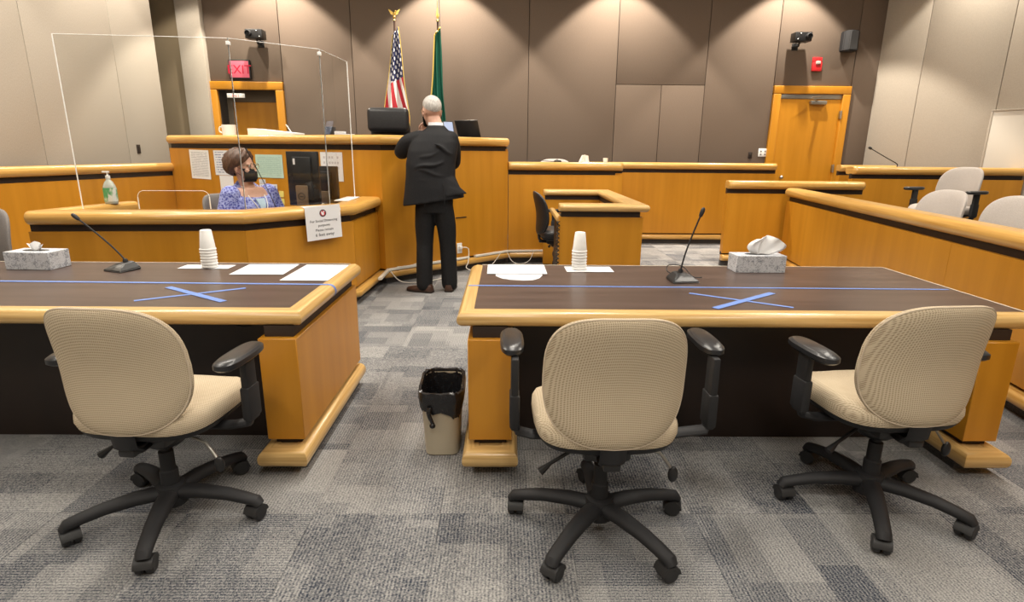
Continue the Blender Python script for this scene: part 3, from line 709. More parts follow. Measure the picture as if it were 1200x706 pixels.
# ------------------------------------------------------------------ counsel tables
TZ = 0.73
def table(name, label, x0, x1, aisle):
    """laminate from x0 to x1 (room coordinates); bullnose along the front and the aisle end ('L' or 'R')"""
    yf, yb = 2.41, 3.405
    t = thing(name, label, 'table', ((x0+x1)/2, (yf+yb)/2, 0))
    bm = BM(); box(bm, x0, x1, yf, yb, TZ-0.03, TZ); obj('tabletop', bm, M['laminate'], t, world=True, smooth=False)
    prof = round_rect(-0.004, 0.068, TZ-0.065, TZ+0.0005, 0.002, 0.0325, 7)
    if aisle == 'R':
        path = [(x0, yf), (x1, yf), (x1, yb)]
        e1, e2 = (x0, yb), (x0, yf)
    else:
        path = [(x0, yb), (x0, yf), (x1, yf)]
        e1, e2 = (x1, yf), (x1, yb)
    bm = BM(); sweep(bm, path, prof, 0.0 if aisle == 'R' else 0.03, 0.03 if aisle == 'R' else 0.0); obj('bullnose_edge', bm, M['pale_oak'], t, world=True)
    bm = BM(); box(bm, x0-0.0, x1, yb, yb+0.006, TZ-0.03, TZ+0.001); 
    if aisle == 'R': box(bm, x0-0.006, x0, yf, yb+0.006, TZ-0.03, TZ+0.001)
    else: box(bm, x1, x1+0.006, yf, yb+0.006, TZ-0.03, TZ+0.001)
    obj('edge_band', bm, M['laminate_edge'], t, world=True)
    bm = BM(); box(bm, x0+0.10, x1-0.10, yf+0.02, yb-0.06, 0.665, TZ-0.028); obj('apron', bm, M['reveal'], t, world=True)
    if aisle == 'R': ends = [(x1-0.115, x1+0.048), (x0+0.05, x0+0.21)]
    else: ends = [(x0-0.020, x0+0.172), (x1-0.235, x1-0.08)]
    for a, b in ends:
        bm = BM(); box(bm, a, b, 2.315, 3.32, 0.152, 0.62, 0.003, 1); obj('end_panel', bm, M['veneer'], t, world=True)
        bm = BM(); box(bm, a+0.025, b-0.025, 2.345, 3.30, 0.120, 0.155); box(bm, a+0.02, b-0.02, 2.345, 3.30, 0.617, 0.668); obj('reveal', bm, M['reveal'], t, world=True)
        bm = BM(); sweep(bm, [(a+0.016, 3.33), (a+0.016, 2.288), (b-0.016, 2.288), (b-0.016, 3.33)], round_rect(-0.03, 0.042, 0.044, 0.125, 0.004, 0.036, 6)); box(bm, a+0.028, b-0.028, 2.30, 3.33, 0.047, 0.122); obj('base_trim', bm, M['pale_oak'], t, world=True)
        bm = BM(); box(bm, a+0.01, b-0.01, 2.34, 3.30, 0, 0.05); obj('plinth', bm, M['plinth'], t, world=True)
    xs = sorted([ends[0], ends[1]])
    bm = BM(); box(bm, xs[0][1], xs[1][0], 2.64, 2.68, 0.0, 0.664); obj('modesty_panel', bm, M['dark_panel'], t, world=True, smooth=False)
    return t
t1 = table('counsel_table', 'left wooden counsel table with dark top and rounded oak edge', -3.45, -0.928, 'R')
t2 = table('counsel_table', 'right wooden counsel table with dark top and rounded oak edge', -0.137, 2.29, 'L')
# ================================================================== chairs
def outline(a, wt, wb, h):
    """rounded backrest outline: angle -> (x, z); wide rounded shoulders, rounder foot"""
    c, s = math.cos(a), math.sin(a)
    p = 3.2 if s > 0 else 2.75
    x = math.copysign(abs(c)**(2/p), c); z = math.copysign(abs(s)**(2/p), s)
    w_ = wt+(wb-wt)*(0.5-0.5*z)
    return x*w_, z*h

def cushion_back(w_top, w_bot, hh, th, curve, lean, zc, y0, n=56, m=9):
    """a curved padded shell; front (+y) concave side to side"""
    bm = BM()
    def pt(s, a, side):
        x, z = outline(a, w_top, w_bot, hh); x *= s; z *= s
        e = (1-s**7)**0.5 if s < 1 else 0
        y = y0+curve*(x/w_top)**2*0.5 - lean*z*0.5 + side*th/2*e + 0.018*math.cos(z/hh*2.2)
        return (x, y, zc+z)
    S = [0.0, 0.25, 0.5, 0.7, 0.84, 0.93, 0.975, 0.995]
    front = [[bm.verts.new(pt(s, 2*PI*k/n, 1)) for k in range(n)] for s in S[1:]]
    back = [[bm.verts.new(pt(s, 2*PI*k/n, -1)) for k in range(n)] for s in S[1:]]
    edge = [bm.verts.new(pt(1.0, 2*PI*k/n, 0)) for k in range(n)]
    for side, rings in ((1, front), (-1, back)):
        c = bm.verts.new(pt(0, 0, side))
        for k in range(n): bm.faces.new((c, rings[0][k], rings[0][(k+1) % n]))
        for a, b in zip(rings, rings[1:]): ring_faces(bm, a, b)
        ring_faces(bm, rings[-1], edge)
    pts = [Vector(pt(0.985, 2*PI*k/n, -0.9)) for k in range(n)]
    return bm, pts

def closed_tube(bm, pts, r, n=6):
    N = len(pts); rings = []
    for i in range(N):
        t = (pts[(i+1) % N]-pts[i-1]).normalized(); s = t.cross(Vector((0, 1, 0.01))).normalized(); u = s.cross(t)
        rings.append([bm.verts.new(pts[i]+(s*math.cos(2*PI*k/n)+u*math.sin(2*PI*k/n))*r) for k in range(n)])
    for i in range(N): ring_faces(bm, rings[i], rings[(i+1) % N])

def caster_mesh():
    bm = BM()
    for sx in (-1, 1):
        mt = Matrix.Translation((sx*0.015, 0, 0.0275)) @ Matrix.Rotation(PI/2, 4, 'Y')
        lathe(bm, [(0.006, -0.011), (0.021, -0.012), (0.0265, -0.008), (0.0275, 0), (0.0265, 0.008), (0.021, 0.012), (0.006, 0.011)], 18, mat=mt)
    # hood
    loft(bm, [[(x, 0.034*math.cos(a)*0.95, 0.0275+0.034*math.sin(a)) for a in [math.radians(q) for q in (5, 40, 75, 110, 145, 175)]]+[(x, 0.022*math.cos(a), 0.0275+0.024*math.sin(a)) for a in [math.radians(q) for q in (175, 110, 40, 5)]] for x in (-0.027, 0.027)])
    lathe(bm, [(0.010, 0.055), (0.010, 0.085)], 10)
    return bm

def task_chair(label, loc, rz, fabric, group=None, base_rot=0.0, arms=True, name='task_chair', lever=True, seat_z=0.47, arm=(0.352, 0.352, 0.05, 0.666)):
    t = thing(name, label, 'chair', loc, rz, group)
    # five-star base: hub, legs with casters
    bm = BM(); lathe(bm, [(0.035, 0.05), (0.054, 0.06), (0.058, 0.11), (0.050, 0.14), (0.036, 0.145)], 20); obj('base_hub', bm, M['black_matte'], t)
    bl = BM(); tube(bl, [(0, 0.03, 0.108), (0, 0.12, 0.112), (0, 0.22, 0.104), (0, 0.29, 0.090), (0, 0.335, 0.078), (0, 0.345, 0.062)], [0.036, 0.034, 0.030, 0.028, 0.027, 0.024], 12, 0.75)
    leg0 = None; cas0 = None
    for k in range(5):
        a = base_rot+2*PI*k/5
        if leg0 is None:
            leg0 = obj('base_leg', bl, M['black_matte'], t); cas0 = obj('caster', caster_mesh(), M['rubber'], leg0)
            leg, cas = leg0, cas0
        else:
            leg = leg0.copy(); COL.objects.link(leg); cas = cas0.copy(); COL.objects.link(cas); cas.parent = leg
        leg.rotation_euler = (0, 0, a); cas.location = (0, 0.328, 0); cas.rotation_euler = (0, 0, 0.5+k*1.3); cas.scale = (1.12, 1.12, 1.08)
    bm = BM(); lathe(bm, [(0.032, 0.12), (0.032, 0.20), (0.026, 0.205), (0.026, 0.28), (0.018, 0.285), (0.018, seat_z-0.10)], 18); obj('gas_column', bm, M['black_matte'], t)
    bm = BM(); box(bm, -0.085, 0.085, -0.11, 0.12, seat_z-0.125, seat_z-0.07, 0.015); box(bm, -0.03, 0.03, -0.19, -0.05, seat_z-0.115, seat_z-0.085, 0.008); ball(bm, (0, 0.02, seat_z-0.14), 0.07, 0.08, 0.04); obj('mechanism', bm, M['black'], t)
    if lever:
        bm = BM(); tube(bm, [(0.08, -0.02, seat_z-0.10), (0.20, -0.05, seat_z-0.12), (0.245, -0.06, seat_z-0.18)], 0.006); obj('lever', bm, M['steel'], t)
        bm = BM(); ball(bm, (0.25, -0.062, seat_z-0.20), 0.019, 0.012, 0.032); obj('lever_paddle', bm, M['black'], t)
        bm = BM(); tube(bm, [(-0.07, 0.0, seat_z-0.11), (-0.19, -0.03, seat_z-0.17), (-0.23, -0.04, seat_z-0.20)], [0.007, 0.007, 0.016]); obj('lever', bm, M['black'], t)
    # seat cushion with waterfall front
    bm = BM(); rings = []
    for (sc, dz) in ((0.90, -0.045), (0.97, -0.035), (1.0, -0.012), (0.995, 0.012), (0.95, 0.032), (0.85, 0.042), (0.6, 0.046), (0.3, 0.044)):
        r = []
        for k in range(48):
            a = 2*PI*k/48; c, s = math.cos(a), math.sin(a); p = 3.6
            x = math.copysign(abs(c)**(2/p), c)*0.255*sc; y = math.copysign(abs(s)**(2/p), s)*0.245*sc+0.055
            z = seat_z+dz-0.05*max(0, (y-0.16)/0.12)**2-0.012*math.exp(-((x/0.12)**2+((y-0.0)/0.14)**2))*(1 if dz > 0 else 0)
            r.append((x, y, z))
        rings.append(r)
    loft(bm, rings); obj('seat', bm, fabric, t)
    bm = BM(); loft(bm, [ell(0, 0.045, seat_z-0.075, 0.20, 0.19, 32, 0, 3.2), ell(0, 0.05, seat_z-0.058, 0.238, 0.222, 32, 0, 3.4), ell(0, 0.05, seat_z-0.038, 0.249, 0.232, 32, 0, 3.5)]); obj('seat_shell', bm, M['black_matte'], t)
    # backrest
    bm, pts = cushion_back(0.232, 0.242, 0.232, 0.058, 0.14, 0.20, 0.680+seat_z-0.47, -0.214)
    bk = obj('backrest', bm, fabric, t)
    bm = BM(); closed_tube(bm, pts, 0.0035); obj('piping', bm, M['chair_piping'] if fabric is M['chair_fabric'] else fabric, bk)
    bm = BM(); tube(bm, [(0, -0.08, seat_z-0.105), (0, -0.15, seat_z-0.105), (0, -0.186, seat_z-0.075), (0, -0.196, seat_z+0.0), (0, -0.208, seat_z+0.12)], [0.04, 0.042, 0.045, 0.045, 0.03], 10, 0.33); obj('back_bracket', bm, M['black_matte'], t)
    if arms:
        for sx, hw_ in ((-1, arm[0]), (1, arm[1])):
            ya = arm[2]; ah = arm[3]+seat_z-0.47
            bm = BM(); tube(bm, [(sx*0.10, 0.02, seat_z-0.085), (sx*0.26, 0.03, seat_z-0.085), (sx*(hw_-0.02), 0.03, seat_z-0.07), (sx*(hw_-0.008), 0.035, seat_z-0.03)], [0.03, 0.03, 0.03, 0.03], 10, 0.5)
            box(bm, sx*(hw_-0.008)-0.014, sx*(hw_-0.008)+0.014, 0.0, 0.07, seat_z-0.06, ah-0.012, 0.008); box(bm, sx*(hw_-0.008)-0.018, sx*(hw_-0.008)+0.018, -0.006, 0.076, seat_z-0.05, seat_z+0.08, 0.008)
            post = obj('armrest_post', bm, M['black_matte'], t)
            bm = BM(); y_ = ya
            loft(bm, [ell(sx*hw_, y_, ah-0.016, 0.034, 0.118, 24, 0, 3), ell(sx*hw_, y_, ah-0.006, 0.044, 0.132, 24, 0, 3), ell(sx*hw_, y_, ah+0.010, 0.044, 0.132, 24, 0, 3), ell(sx*hw_, y_, ah+0.018, 0.036, 0.120, 24, 0, 2.8)])
            obj('armrest_pad', bm, M['arm_pad'], post)
    return t

task_chair('beige fabric swivel chair beside the aisle end of the left table', (-1.29, 1.99, 0), math.radians(-5), M['chair_fabric'], 'beige chairs at the counsel tables', math.radians(50+5), arm=(0.25, 0.35, -0.02, 0.68))
task_chair('beige fabric swivel chair in the middle with its back squarely to us', (0.36, 1.905, 0), math.radians(1), M['chair_fabric'], 'beige chairs at the counsel tables', math.radians(-1), arm=(0.33, 0.405, 0.16, 0.70))
task_chair('beige fabric swivel chair at the right end of the right table', (1.494, 2.075, 0), math.radians(5), M['chair_fabric'], 'beige chairs at the counsel tables', math.radians(13-5), arm=(0.335, 0.25, -0.01, 0.68))
task_chair('grey upholstered swivel chair behind the left table at the far left', (-3.60, 3.80, 0), math.radians(174), M['grey_fabric'], None, 0.3, arms=False, name='office_chair', lever=False, seat_z=0.54)
task_chair('grey swivel chair the clerk sits on behind the acrylic screen', (-2.55, 5.52, 0.0), math.radians(-112), M['grey_fabric'], None, 0.2, arms=False, name='office_chair', lever=False, seat_z=0.53)
jg = 'pale chairs in the jury box'
task_chair('pale jury chair with black T arms nearest the back jury wall', (4.74, 6.22, 0.355), math.radians(104), M['pale_fabric'], jg, 0.1, name='jury_chair', lever=False)
task_chair('pale jury chair whose rounded back just clears the jury front wall', (3.60, 4.94, 0.19), math.radians(98), M['pale_fabric'], jg, 0.5, name='jury_chair', lever=False, arms=False)
task_chair('pale jury chair cut by the right edge of the picture', (3.64, 4.26, 0.19), math.radians(98), M['pale_fabric'], jg, 0.9, name='jury_chair', lever=False, arms=False)
# black stool at the left of the witness stand, seen side-on
task_chair('black swivel chair standing side-on against the bench beside the small stand', (0.56, 6.32, 0.0), math.radians(-86), M['leather'], None, 0.4, arms=True, name='swivel_chair', lever=True, seat_z=0.53)
# judge's high-backed leather chair
t = thing('judge_chair', 'high black leather chair behind the judge bench under the flags', 'chair', (-1.50, 7.55, 0.42), 0)
bm, pts = cushion_back(0.262, 0.25, 0.36, 0.11, 0.05, 0.18, 1.12, 0.24)
bk = obj('backrest', bm, M['leather'], t)
bm = BM(); box(bm, -0.262, 0.262, 0.08, 0.21, 1.19, 1.485, 0.055, 5); obj('headrest', bm, M['leather'], t)
bm = BM(); box(bm, -0.26, 0.26, -0.28, 0.24, 0.42, 0.54, 0.045, 4); obj('seat', bm, M['leather'], t)
for sx in (-1, 1):
    bm = BM(); tube(bm, [(sx*0.29, 0.2, 0.48), (sx*0.31, -0.16, 0.48), (sx*0.31, -0.22, 0.60), (sx*0.31, -0.18, 0.70), (sx*0.31, 0.17, 0.72)], 0.024, 8); obj('armrest', bm, M['black'], t)
bm = BM(); lathe(bm, [(0.03, 0.1), (0.03, 0.42)], 14); obj('gas_column', bm, M['black'], t)
for k in range(5):
    bm = BM(); a = 2*PI*k/5; tube(bm, [(0, 0, 0.11), (0.3*math.cos(a), 0.3*math.sin(a), 0.06)], [0.03, 0.02], 8); l_ = obj('base_leg', bm, M['black'], t)
    c_ = obj('caster', caster_mesh(), M['rubber'], l_); c_.location = (0.3*math.cos(a), 0.3*math.sin(a), 0)
# ================================================================== things on the tables
def sheet(name, label, cat, p0, ux, uy, w_, h_, m, group=None, th=0.0012, curl=0.0, n=8):
    """a sheet of paper: p0 lower-left corner, ux along its width, uy along its height"""
    x = Vector(ux).normalized(); y = Vector(uy).normalized(); z = x.cross(y)
    t = bpy.data.objects.new(name, bpy.data.meshes.new(name)); bm = BM(); uvl = bm.loops.layers.uv.verify()
    def P(i, k): 
        v = k/n; return Vector((i*w_, v*h_, curl*(2*v-1)**2*(1 if v > .5 else 0.4)))
    for off, flip in ((0.0, True), (th, False)):
        vs = [[bm.verts.new(P(i, k)+Vector((0, 0, off))) for i in (0, 1)] for k in range(n+1)]
        for k in range(n):
            f = bm.faces.new((vs[k][0], vs[k][1], vs[k+1][1], vs[k+1][0]))
            for lp, uv in zip(f.loops, ((0, k/n), (1, k/n), (1, (k+1)/n), (0, (k+1)/n))): lp[uvl].uv = uv
            if flip: f.normal_flip()
    bmesh.ops.remove_doubles(bm, verts=bm.verts, dist=1e-6)
    bm.to_mesh(t.data); bm.free(); t.data.materials.append(m)
    COL.objects.link(t); t.matrix_world = frame(p0, x, y)
    tag(t, label, cat, group); return t

X3, Y3, Z3 = Vector((1, 0, 0)), Vector((0, 1, 0)), Vector((0, 0, 1))
# papers
sheet('form_sheet', 'printed form lying left of the blank sheet on the left table', 'paper', (-1.50, 3.075, TZ+0.001), (1, 0.02, 0), (-0.05, 1, 0), 0.29, 0.285, M['print_form'])
sheet('blank_sheet', 'blank white sheet at the aisle corner of the left table', 'paper', (-1.175, 2.94, TZ+0.001), (1, -0.03, 0), (-0.02, 1, 0), 0.25, 0.42, M['paper'])
sheet('paper_napkin', 'white paper under the foam cups on the left table', 'paper', (-1.862, 3.225, TZ+0.001), (1, 0.02, 0), (0.02, 1, 0), 0.285, 0.11, M['paper'])
sheet('paper_napkin', 'white paper under the foam cups on the right table', 'paper', (0.352, 3.205, TZ+0.001), (1, 0.02, 0), (0, 1, 0), 0.27, 0.15, M['paper'])
sheet('form_sheet', 'printed form lying at the left end of the right table', 'paper', (-0.10, 3.125, TZ+0.0035), (1, 0.02, 0), (0.0, 1, 0), 0.335, 0.265, M['print_faint'])
bm = BM(); prism(bm, [(-0.055, 3.18), (-0.05, 3.08), (-0.015, 3.02), (0.03, 2.99), (0.10, 2.975), (0.15, 2.985), (0.185, 3.03), (0.205, 3.10), (0.21, 3.2)], TZ+0.0005, TZ+0.002)
tag(obj('blank_sheet', bm, M['paper'], smooth=False), 'blank white sheet with a curved edge poking out under the printed form', 'paper')

# blue tape
def tape(label, a, b, wd=0.024, z=TZ+0.0008, group=None):
    A = Vector(a); B = Vector(b); d = (B-A).normalized(); n = Vector((-d.y, d.x))*wd/2
    bm = BM(); prism(bm, [(A-n).to_tuple(), (B-n).to_tuple(), (B+n).to_tuple(), (A+n).to_tuple()], z, z+0.0008)
    return tag(obj('tape_strip', bm, M['tape'], smooth=False), label, 'tape', group)
# the long strip of the left table runs over the bullnose and down its side
t = thing('tape_strip', 'long blue tape strip along the left table, wrapped over its rounded end', 'tape', (-2.0, 2.87, TZ))
bm = BM(); prism(bm, [(-3.44, 2.888), (-0.928, 2.843), (-0.928, 2.867), (-3.44, 2.912)], TZ+0.0009, TZ+0.0017); obj('tape_run', bm, M['tape'], t, world=True, smooth=False)
bm = BM(); prof = [(-0.93, TZ+0.0018)]+[(-0.8935+0.0345*math.sin(math.radians(a)), TZ-0.0325+0.0345*math.cos(math.radians(a))) for a in range(0, 181, 15)]
vs = [[bm.verts.new((x, y, z)) for y in (2.840, 2.864)] for x, z in prof]
for a, b in zip(vs, vs[1:]): bm.faces.new((a[0], a[1], b[1], b[0]))
obj('tape_end', bm, M['tape'], t, world=True)
tape('long blue tape strip running the whole length of the right table', (-0.185, 2.853), (2.262, 2.83), 0.018)
tape('blue tape strip of the left X mark sloping down to the left', (-1.661, 2.51), (-1.275, 2.767), group=None)
tape('blue tape strip of the left X mark sloping down to the right', (-1.658, 2.774), (-1.26, 2.504), 0.034, TZ+0.0017)
tape('blue tape strip of the right X mark sloping down to the right', (0.901, 2.718), (1.287, 2.46), 0.02)
tape('blue tape strip of the right X mark sloping down to the left', (0.928, 2.438), (1.313, 2.729), 0.034, TZ+0.0017)

# tissue boxes
def tissue_box(label, loc, rz, w_, d_, h_, style):
    t = thing('tissue_box', label, 'tissue box', loc, rz)
    bm = BM(); box(bm, -w_/2, w_/2, -d_/2, d_/2, 0, h_, 0.002, 1); obj('carton', bm, M['tissue_print'], t)
    bm = BM(); loft(bm, [ell(0, 0, h_+0.0003, 0.075, 0.03, 24), ell(0, 0, h_+0.0010, 0.075, 0.03, 24)]); obj('opening', bm, M['black_matte'], t)
    # the tissue: a folded fan of paper, thin but doubled
    bm = BM(); random.seed(5 if style else 9)
    N, K = 22, 9
    for off in (0, 0.0012):
        vs = []
        for k in range(K+1):
            v = k/K; row = []
            for i in range(N+1):
                u = i/N*2-1
                if style:   # tall, swept to the right
                    cx = 0.012+0.05*v*v; wd = 0.028+0.062*math.sin(PI*min(1, v*0.72)); 
                    x = cx+u*wd+0.035*v*max(0, u); z = h_-0.01+0.115*v*(1-0.42*max(0, u)**1.5-0.15*u*u)
                    y = 0.018*math.sin(u*5.0+v*2.0)*(0.4+v)+0.012*math.cos(u*11)*v
                else:
                    wd = 0.018+0.035*v; x = u*wd; z = h_-0.01+0.062*v*(1-0.35*abs(math.sin(u*2.4)))
                    y = 0.014*math.sin(u*6.0)*(0.4+v)
                row.append(bm.verts.new((x, y+off, z)))
            vs.append(row)
        for k in range(K): ring_faces(bm, vs[k], vs[k+1], closed=False)
    obj('tissue', bm, M['tissue'], t)
    return t
tissue_box('speckled tissue box with a tall white tissue on the right table', (1.465, 3.285, TZ), math.radians(1), 0.285, 0.13, 0.098, True)
tissue_box('speckled tissue box with a short tissue at the left end of the left table', (-2.648, 3.242, TZ), math.radians(-3), 0.26, 0.147, 0.098, False)

# foam cups, each a cup of its own, nested upside down
def cup_mesh():
    bm = BM(); lathe(bm, [(0.041, 0.0), (0.0445, 0.003), (0.0445, 0.008), (0.041, 0.011), (0.030, 0.112), (0.027, 0.115), (0.001, 0.113)], 28, cap=True)
    return bm
cup0 = obj('foam_cup', cup_mesh(), M['foam'])
def cups(x, y, n, where):
    od = ('first', 'second', 'third', 'fourth', 'fifth', 'sixth')
    for k in range(n):
        c = cup0 if (x < 0 and k == 0) else bpy.data.objects.new('foam_cup', cup0.data)
        if c is not cup0: COL.objects.link(c)
        c.location = (x+0.0006*math.sin(k*2.1), y, TZ+0.004+0.0165*k)
        if k == n-1: tag(c, 'white foam cup on top of the stack on the %s table' % where, 'cup', 'foam cups on the %s table' % where)
        else: tag(c, 'white foam cup nested %s from the bottom in the stack on the %s table' % (od[k], where), 'cup', 'foam cups on the %s table' % where)
cups(-1.695, 3.265, 7, 'left')
cups(0.43, 3.285, 7, 'right')

# gooseneck microphones
def gooseneck(label, loc, rz, pts, head, base=True, r=0.0045, hr=0.011):
    t = thing('gooseneck_microphone', label, 'microphone', loc, rz)
    if base:
        bm = BM()
        lo = [(-0.075, -0.055, 0), (0.075, -0.055, 0), (0.06, 0.075, 0), (-0.06, 0.075, 0)]
        mid = [(-0.075, -0.055, 0.008), (0.075, -0.055, 0.008), (0.06, 0.075, 0.014), (-0.06, 0.075, 0.014)]
        hi = [(-0.030, 0.0, 0.040), (0.030, 0.0, 0.040), (0.030, 0.06, 0.046), (-0.030, 0.06, 0.046)]
        loft(bm, [lo, mid, hi]); bmesh.ops.bevel(bm, geom=list(bm.edges), offset=0.004, segments=2, affect='EDGES'); obj('mic_base', bm, M['black'], t)
        bm = BM(); lathe(bm, [(0.013, 0.035), (0.013, 0.055), (0.008, 0.062)], 14, (0, 0.03, 0)); obj('mic_socket', bm, M['black_matte'], t)
        bm = BM(); box(bm, -0.03, 0.03, -0.035, -0.012, 0.019, 0.024, 0.002, mat=Matrix.Rotation(0.42, 4, 'X')); obj('mic_button', bm, M['rubber'], t)
    bm = BM(); tube(bm, catmull(pts, 5), r, 8); obj('gooseneck', bm, M['black_matte'], t)
    bm = BM(); a = Vector(pts[-1]); d = (a-Vector(pts[-2])).normalized()
    q = d.to_track_quat('Z', 'Y').to_matrix().to_4x4()
    lathe(bm, [(0.004, -0.006), (hr*0.8, 0), (hr, 0.012), (hr*1.05, 0.03), (hr*0.8, 0.042), (0.003, 0.047)], 14, mat=Matrix.Translation(a) @ q); obj('mic_head', bm, M['rubber'], t)
    return t
gooseneck('black gooseneck microphone leaning left on the left counsel table', (-2.14, 3.17, TZ), math.radians(-24), [(0.0, 0.03, 0.055), (-0.07, 0.02, 0.12), (-0.165, -0.01, 0.21), (-0.24, -0.035, 0.275)], 1)
gooseneck('black gooseneck microphone leaning right on the right counsel table', (0.945, 2.985, TZ), math.radians(8), [(-0.005, 0.02, 0.055), (0.015, 0.02, 0.15), (0.05, 0.02, 0.26), (0.075, 0.01, 0.345)], 1)
bm = BM(); tube(bm, catmull([(0.94, 3.06, TZ+0.01), (0.89, 3.09, TZ+0.035), (0.92, 3.16, TZ+0.055), (0.99, 3.14, TZ+0.05), (1.03, 3.08, TZ+0.006), (1.08, 3.075, TZ+0.003)], 6), 0.003, 6)
tag(obj('microphone_cable', bm, M['black']), 'thin black cable looping behind the right table microphone', 'cable')
gooseneck('thin black gooseneck microphone rising from the wall behind the jury chairs', (5.05, 7.62, 1.23), 0, [(0.03, 0, 0.0), (0.025, 0, 0.04), (-0.12, -0.01, 0.11), (-0.35, -0.02, 0.225)], 1, base=False, r=0.006, hr=0.016)
gooseneck('thin dark microphone boom rising in front of the seated clerk', (-1.98, 5.08, 0.75), 0, [(0.0, 0, 0.0), (-0.01, 0.0, 0.10), (-0.07, 0.0, 0.28), (-0.20, -0.02, 0.60)], 1, base=False, r=0.0035, hr=0.006)

# waste bin with a black liner
t = thing('waste_bin', 'beige plastic waste bin with black liner beside the right table', 'bin', (-0.296, 2.575, 0), math.radians(2))
bm = BM()
def rr(wx, wy, z, n=40): return ell(0, 0, z, wx, wy, n, 0, 5.0)
loft(bm, [rr(0.076, 0.125, 0.0), rr(0.082, 0.132, 0.006), rr(0.097, 0.155, 0.30), rr(0.100, 0.158, 0.305), rr(0.100, 0.158, 0.315), rr(0.092, 0.148, 0.315), rr(0.075, 0.125, 0.02)], cap=True); obj('bin_body', bm, M['bin'], t)
bm = BM(); random.seed(3); rings = []
N = 72
for (wx, wy, z, j) in ((0.098, 0.158, 0.236, 0.016), (0.105, 0.164, 0.265, 0.012), (0.109, 0.168, 0.30, 0.010), (0.106, 0.166, 0.328, 0.008), (0.094, 0.151, 0.328, 0.006), (0.088, 0.143, 0.29, 0.006), (0.08, 0.128, 0.15, 0.012), (0.068, 0.11, 0.04, 0.008)):
    ph = random.random()*6
    r = []
    for k, p in enumerate(ell(0, 0, z, wx, wy, N, 0, 5.0)):
        a = 2*PI*k/N
        f = 1+j*6*(math.sin(a*9+ph)*0.4+math.sin(a*17+ph*2)*0.35+random.uniform(-.25, .25))*0.12
        droop = -0.035*math.exp(-((a-5.2)/0.5)**2) if z < 0.25 else 0
        r.append((p[0]*f, p[1]*f, p[2]+random.uniform(-1, 1)*j*0.6+droop))
    rings.append(r)
loft(bm, rings, cap=False); obj('bin_liner', bm, M['bag'], t)
bm = BM(); tube(bm, catmull([(-0.05, -0.165, 0.262), (-0.052, -0.178, 0.235), (-0.042, -0.176, 0.205), (-0.034, -0.172, 0.18)], 5), [0.012]*5+[0.010]*5+[0.009]*5+[0.008], 8); ball(bm, (-0.037, -0.176, 0.178), 0.014, 0.012, 0.013); obj('liner_knot', bm, M['bag'], t)

# cable drooping under the left table
bm = BM(); tube(bm, catmull([(-1.36, 2.62, 0.655), (-1.30, 2.61, 0.605), (-1.22, 2.60, 0.585), (-1.13, 2.605, 0.62), (-1.08, 2.61, 0.66)], 6), 0.006, 6)
tag(obj('table_cable', bm, M['black']), 'dark cable drooping under the edge of the left table', 'cable')

# ================================================================== clerk's station
ac = thing('acrylic_screen', 'tall clear acrylic screen of three panels standing on the clerk station rail', 'screen', (-2.1, 4.8, 0.92))
AC = [(-3.31, 4.58), (-2.085, 4.68), (-1.545, 5.13), (-1.50, 5.82)]
def acr_panel(a, b, z0, z1, slot=None):
    A = Vector(a); B = Vector(b); d = (B-A).normalized(); L = (B-A).length
    poly = [(0, z0), (0, z1), (L, z1), (L, z0)]
    if slot:
        s0, s1, sz, r = slot
        arc0 = [(s0+r-r*math.sin(math.radians(q)), sz-r+r*math.cos(math.radians(q))) for q in range(0, 91, 15)]
        arc1 = [(s1-r+r*math.sin(math.radians(q)), sz-r+r*math.cos(math.radians(q))) for q in range(90, -1, -15)]
        poly = [(0, z0), (0, z1), (L, z1), (L, z0), (s1, z0)]+arc1+arc0+[(s0, z0)]
    bm = BM()
    f = [bm.verts.new((s, -0.003, z)) for s, z in poly]; g_ = [bm.verts.new((s, 0.003, z)) for s, z in poly]
    bm.faces.new(f); bm.faces.new(list(reversed(g_))); ring_faces(bm, f, g_)
    bmesh.ops.triangulate(bm, faces=[q for q in bm.faces if len(q.verts) > 4])
    mt = Matrix(((d.x, -d.y, 0, A.x), (d.y, d.x, 0, A.y), (0, 0, 1, 0), (0, 0, 0, 1)))
    bm.transform(mt); o = obj('acrylic_panel', bm, M['acrylic'], ac, world=True, smooth=False)
    # white tubes along the edges, their bright glint painted into the colour
    bm = BM()
    segs = [(poly[i], poly[(i+1) % len(poly)]) for i in range(len(poly))]
    for (s, z), (s2, z2) in segs:
        if abs(z-z0) < 1e-6 and abs(z2-z0) < 1e-6: continue
        tube(bm, [mt @ Vector((s, 0, z)), mt @ Vector((s2, 0, z2))], 0.0046 if abs(s-s2) < 1e-6 else 0.0022, 6)
    obj('edge_glint', bm, M['acrylic_edge'], o, world=True)
acr_panel(AC[0], AC[1], 0.922, 2.19, (0.42, 0.96, 1.065, 0.05))
acr_panel(AC[1], AC[2], 0.922, 2.19)
acr_panel(AC[2], AC[3], 0.922, 2.19)
for p in (AC[1], AC[2]):
    for z in (2.155,):
        bm = BM(); box(bm, p[0]-0.014, p[0]+0.014, p[1]-0.014, p[1]+0.014, z-0.014, z+0.014, 0.004); obj('corner_clip', bm, M['acrylic_edge'], ac, world=True)
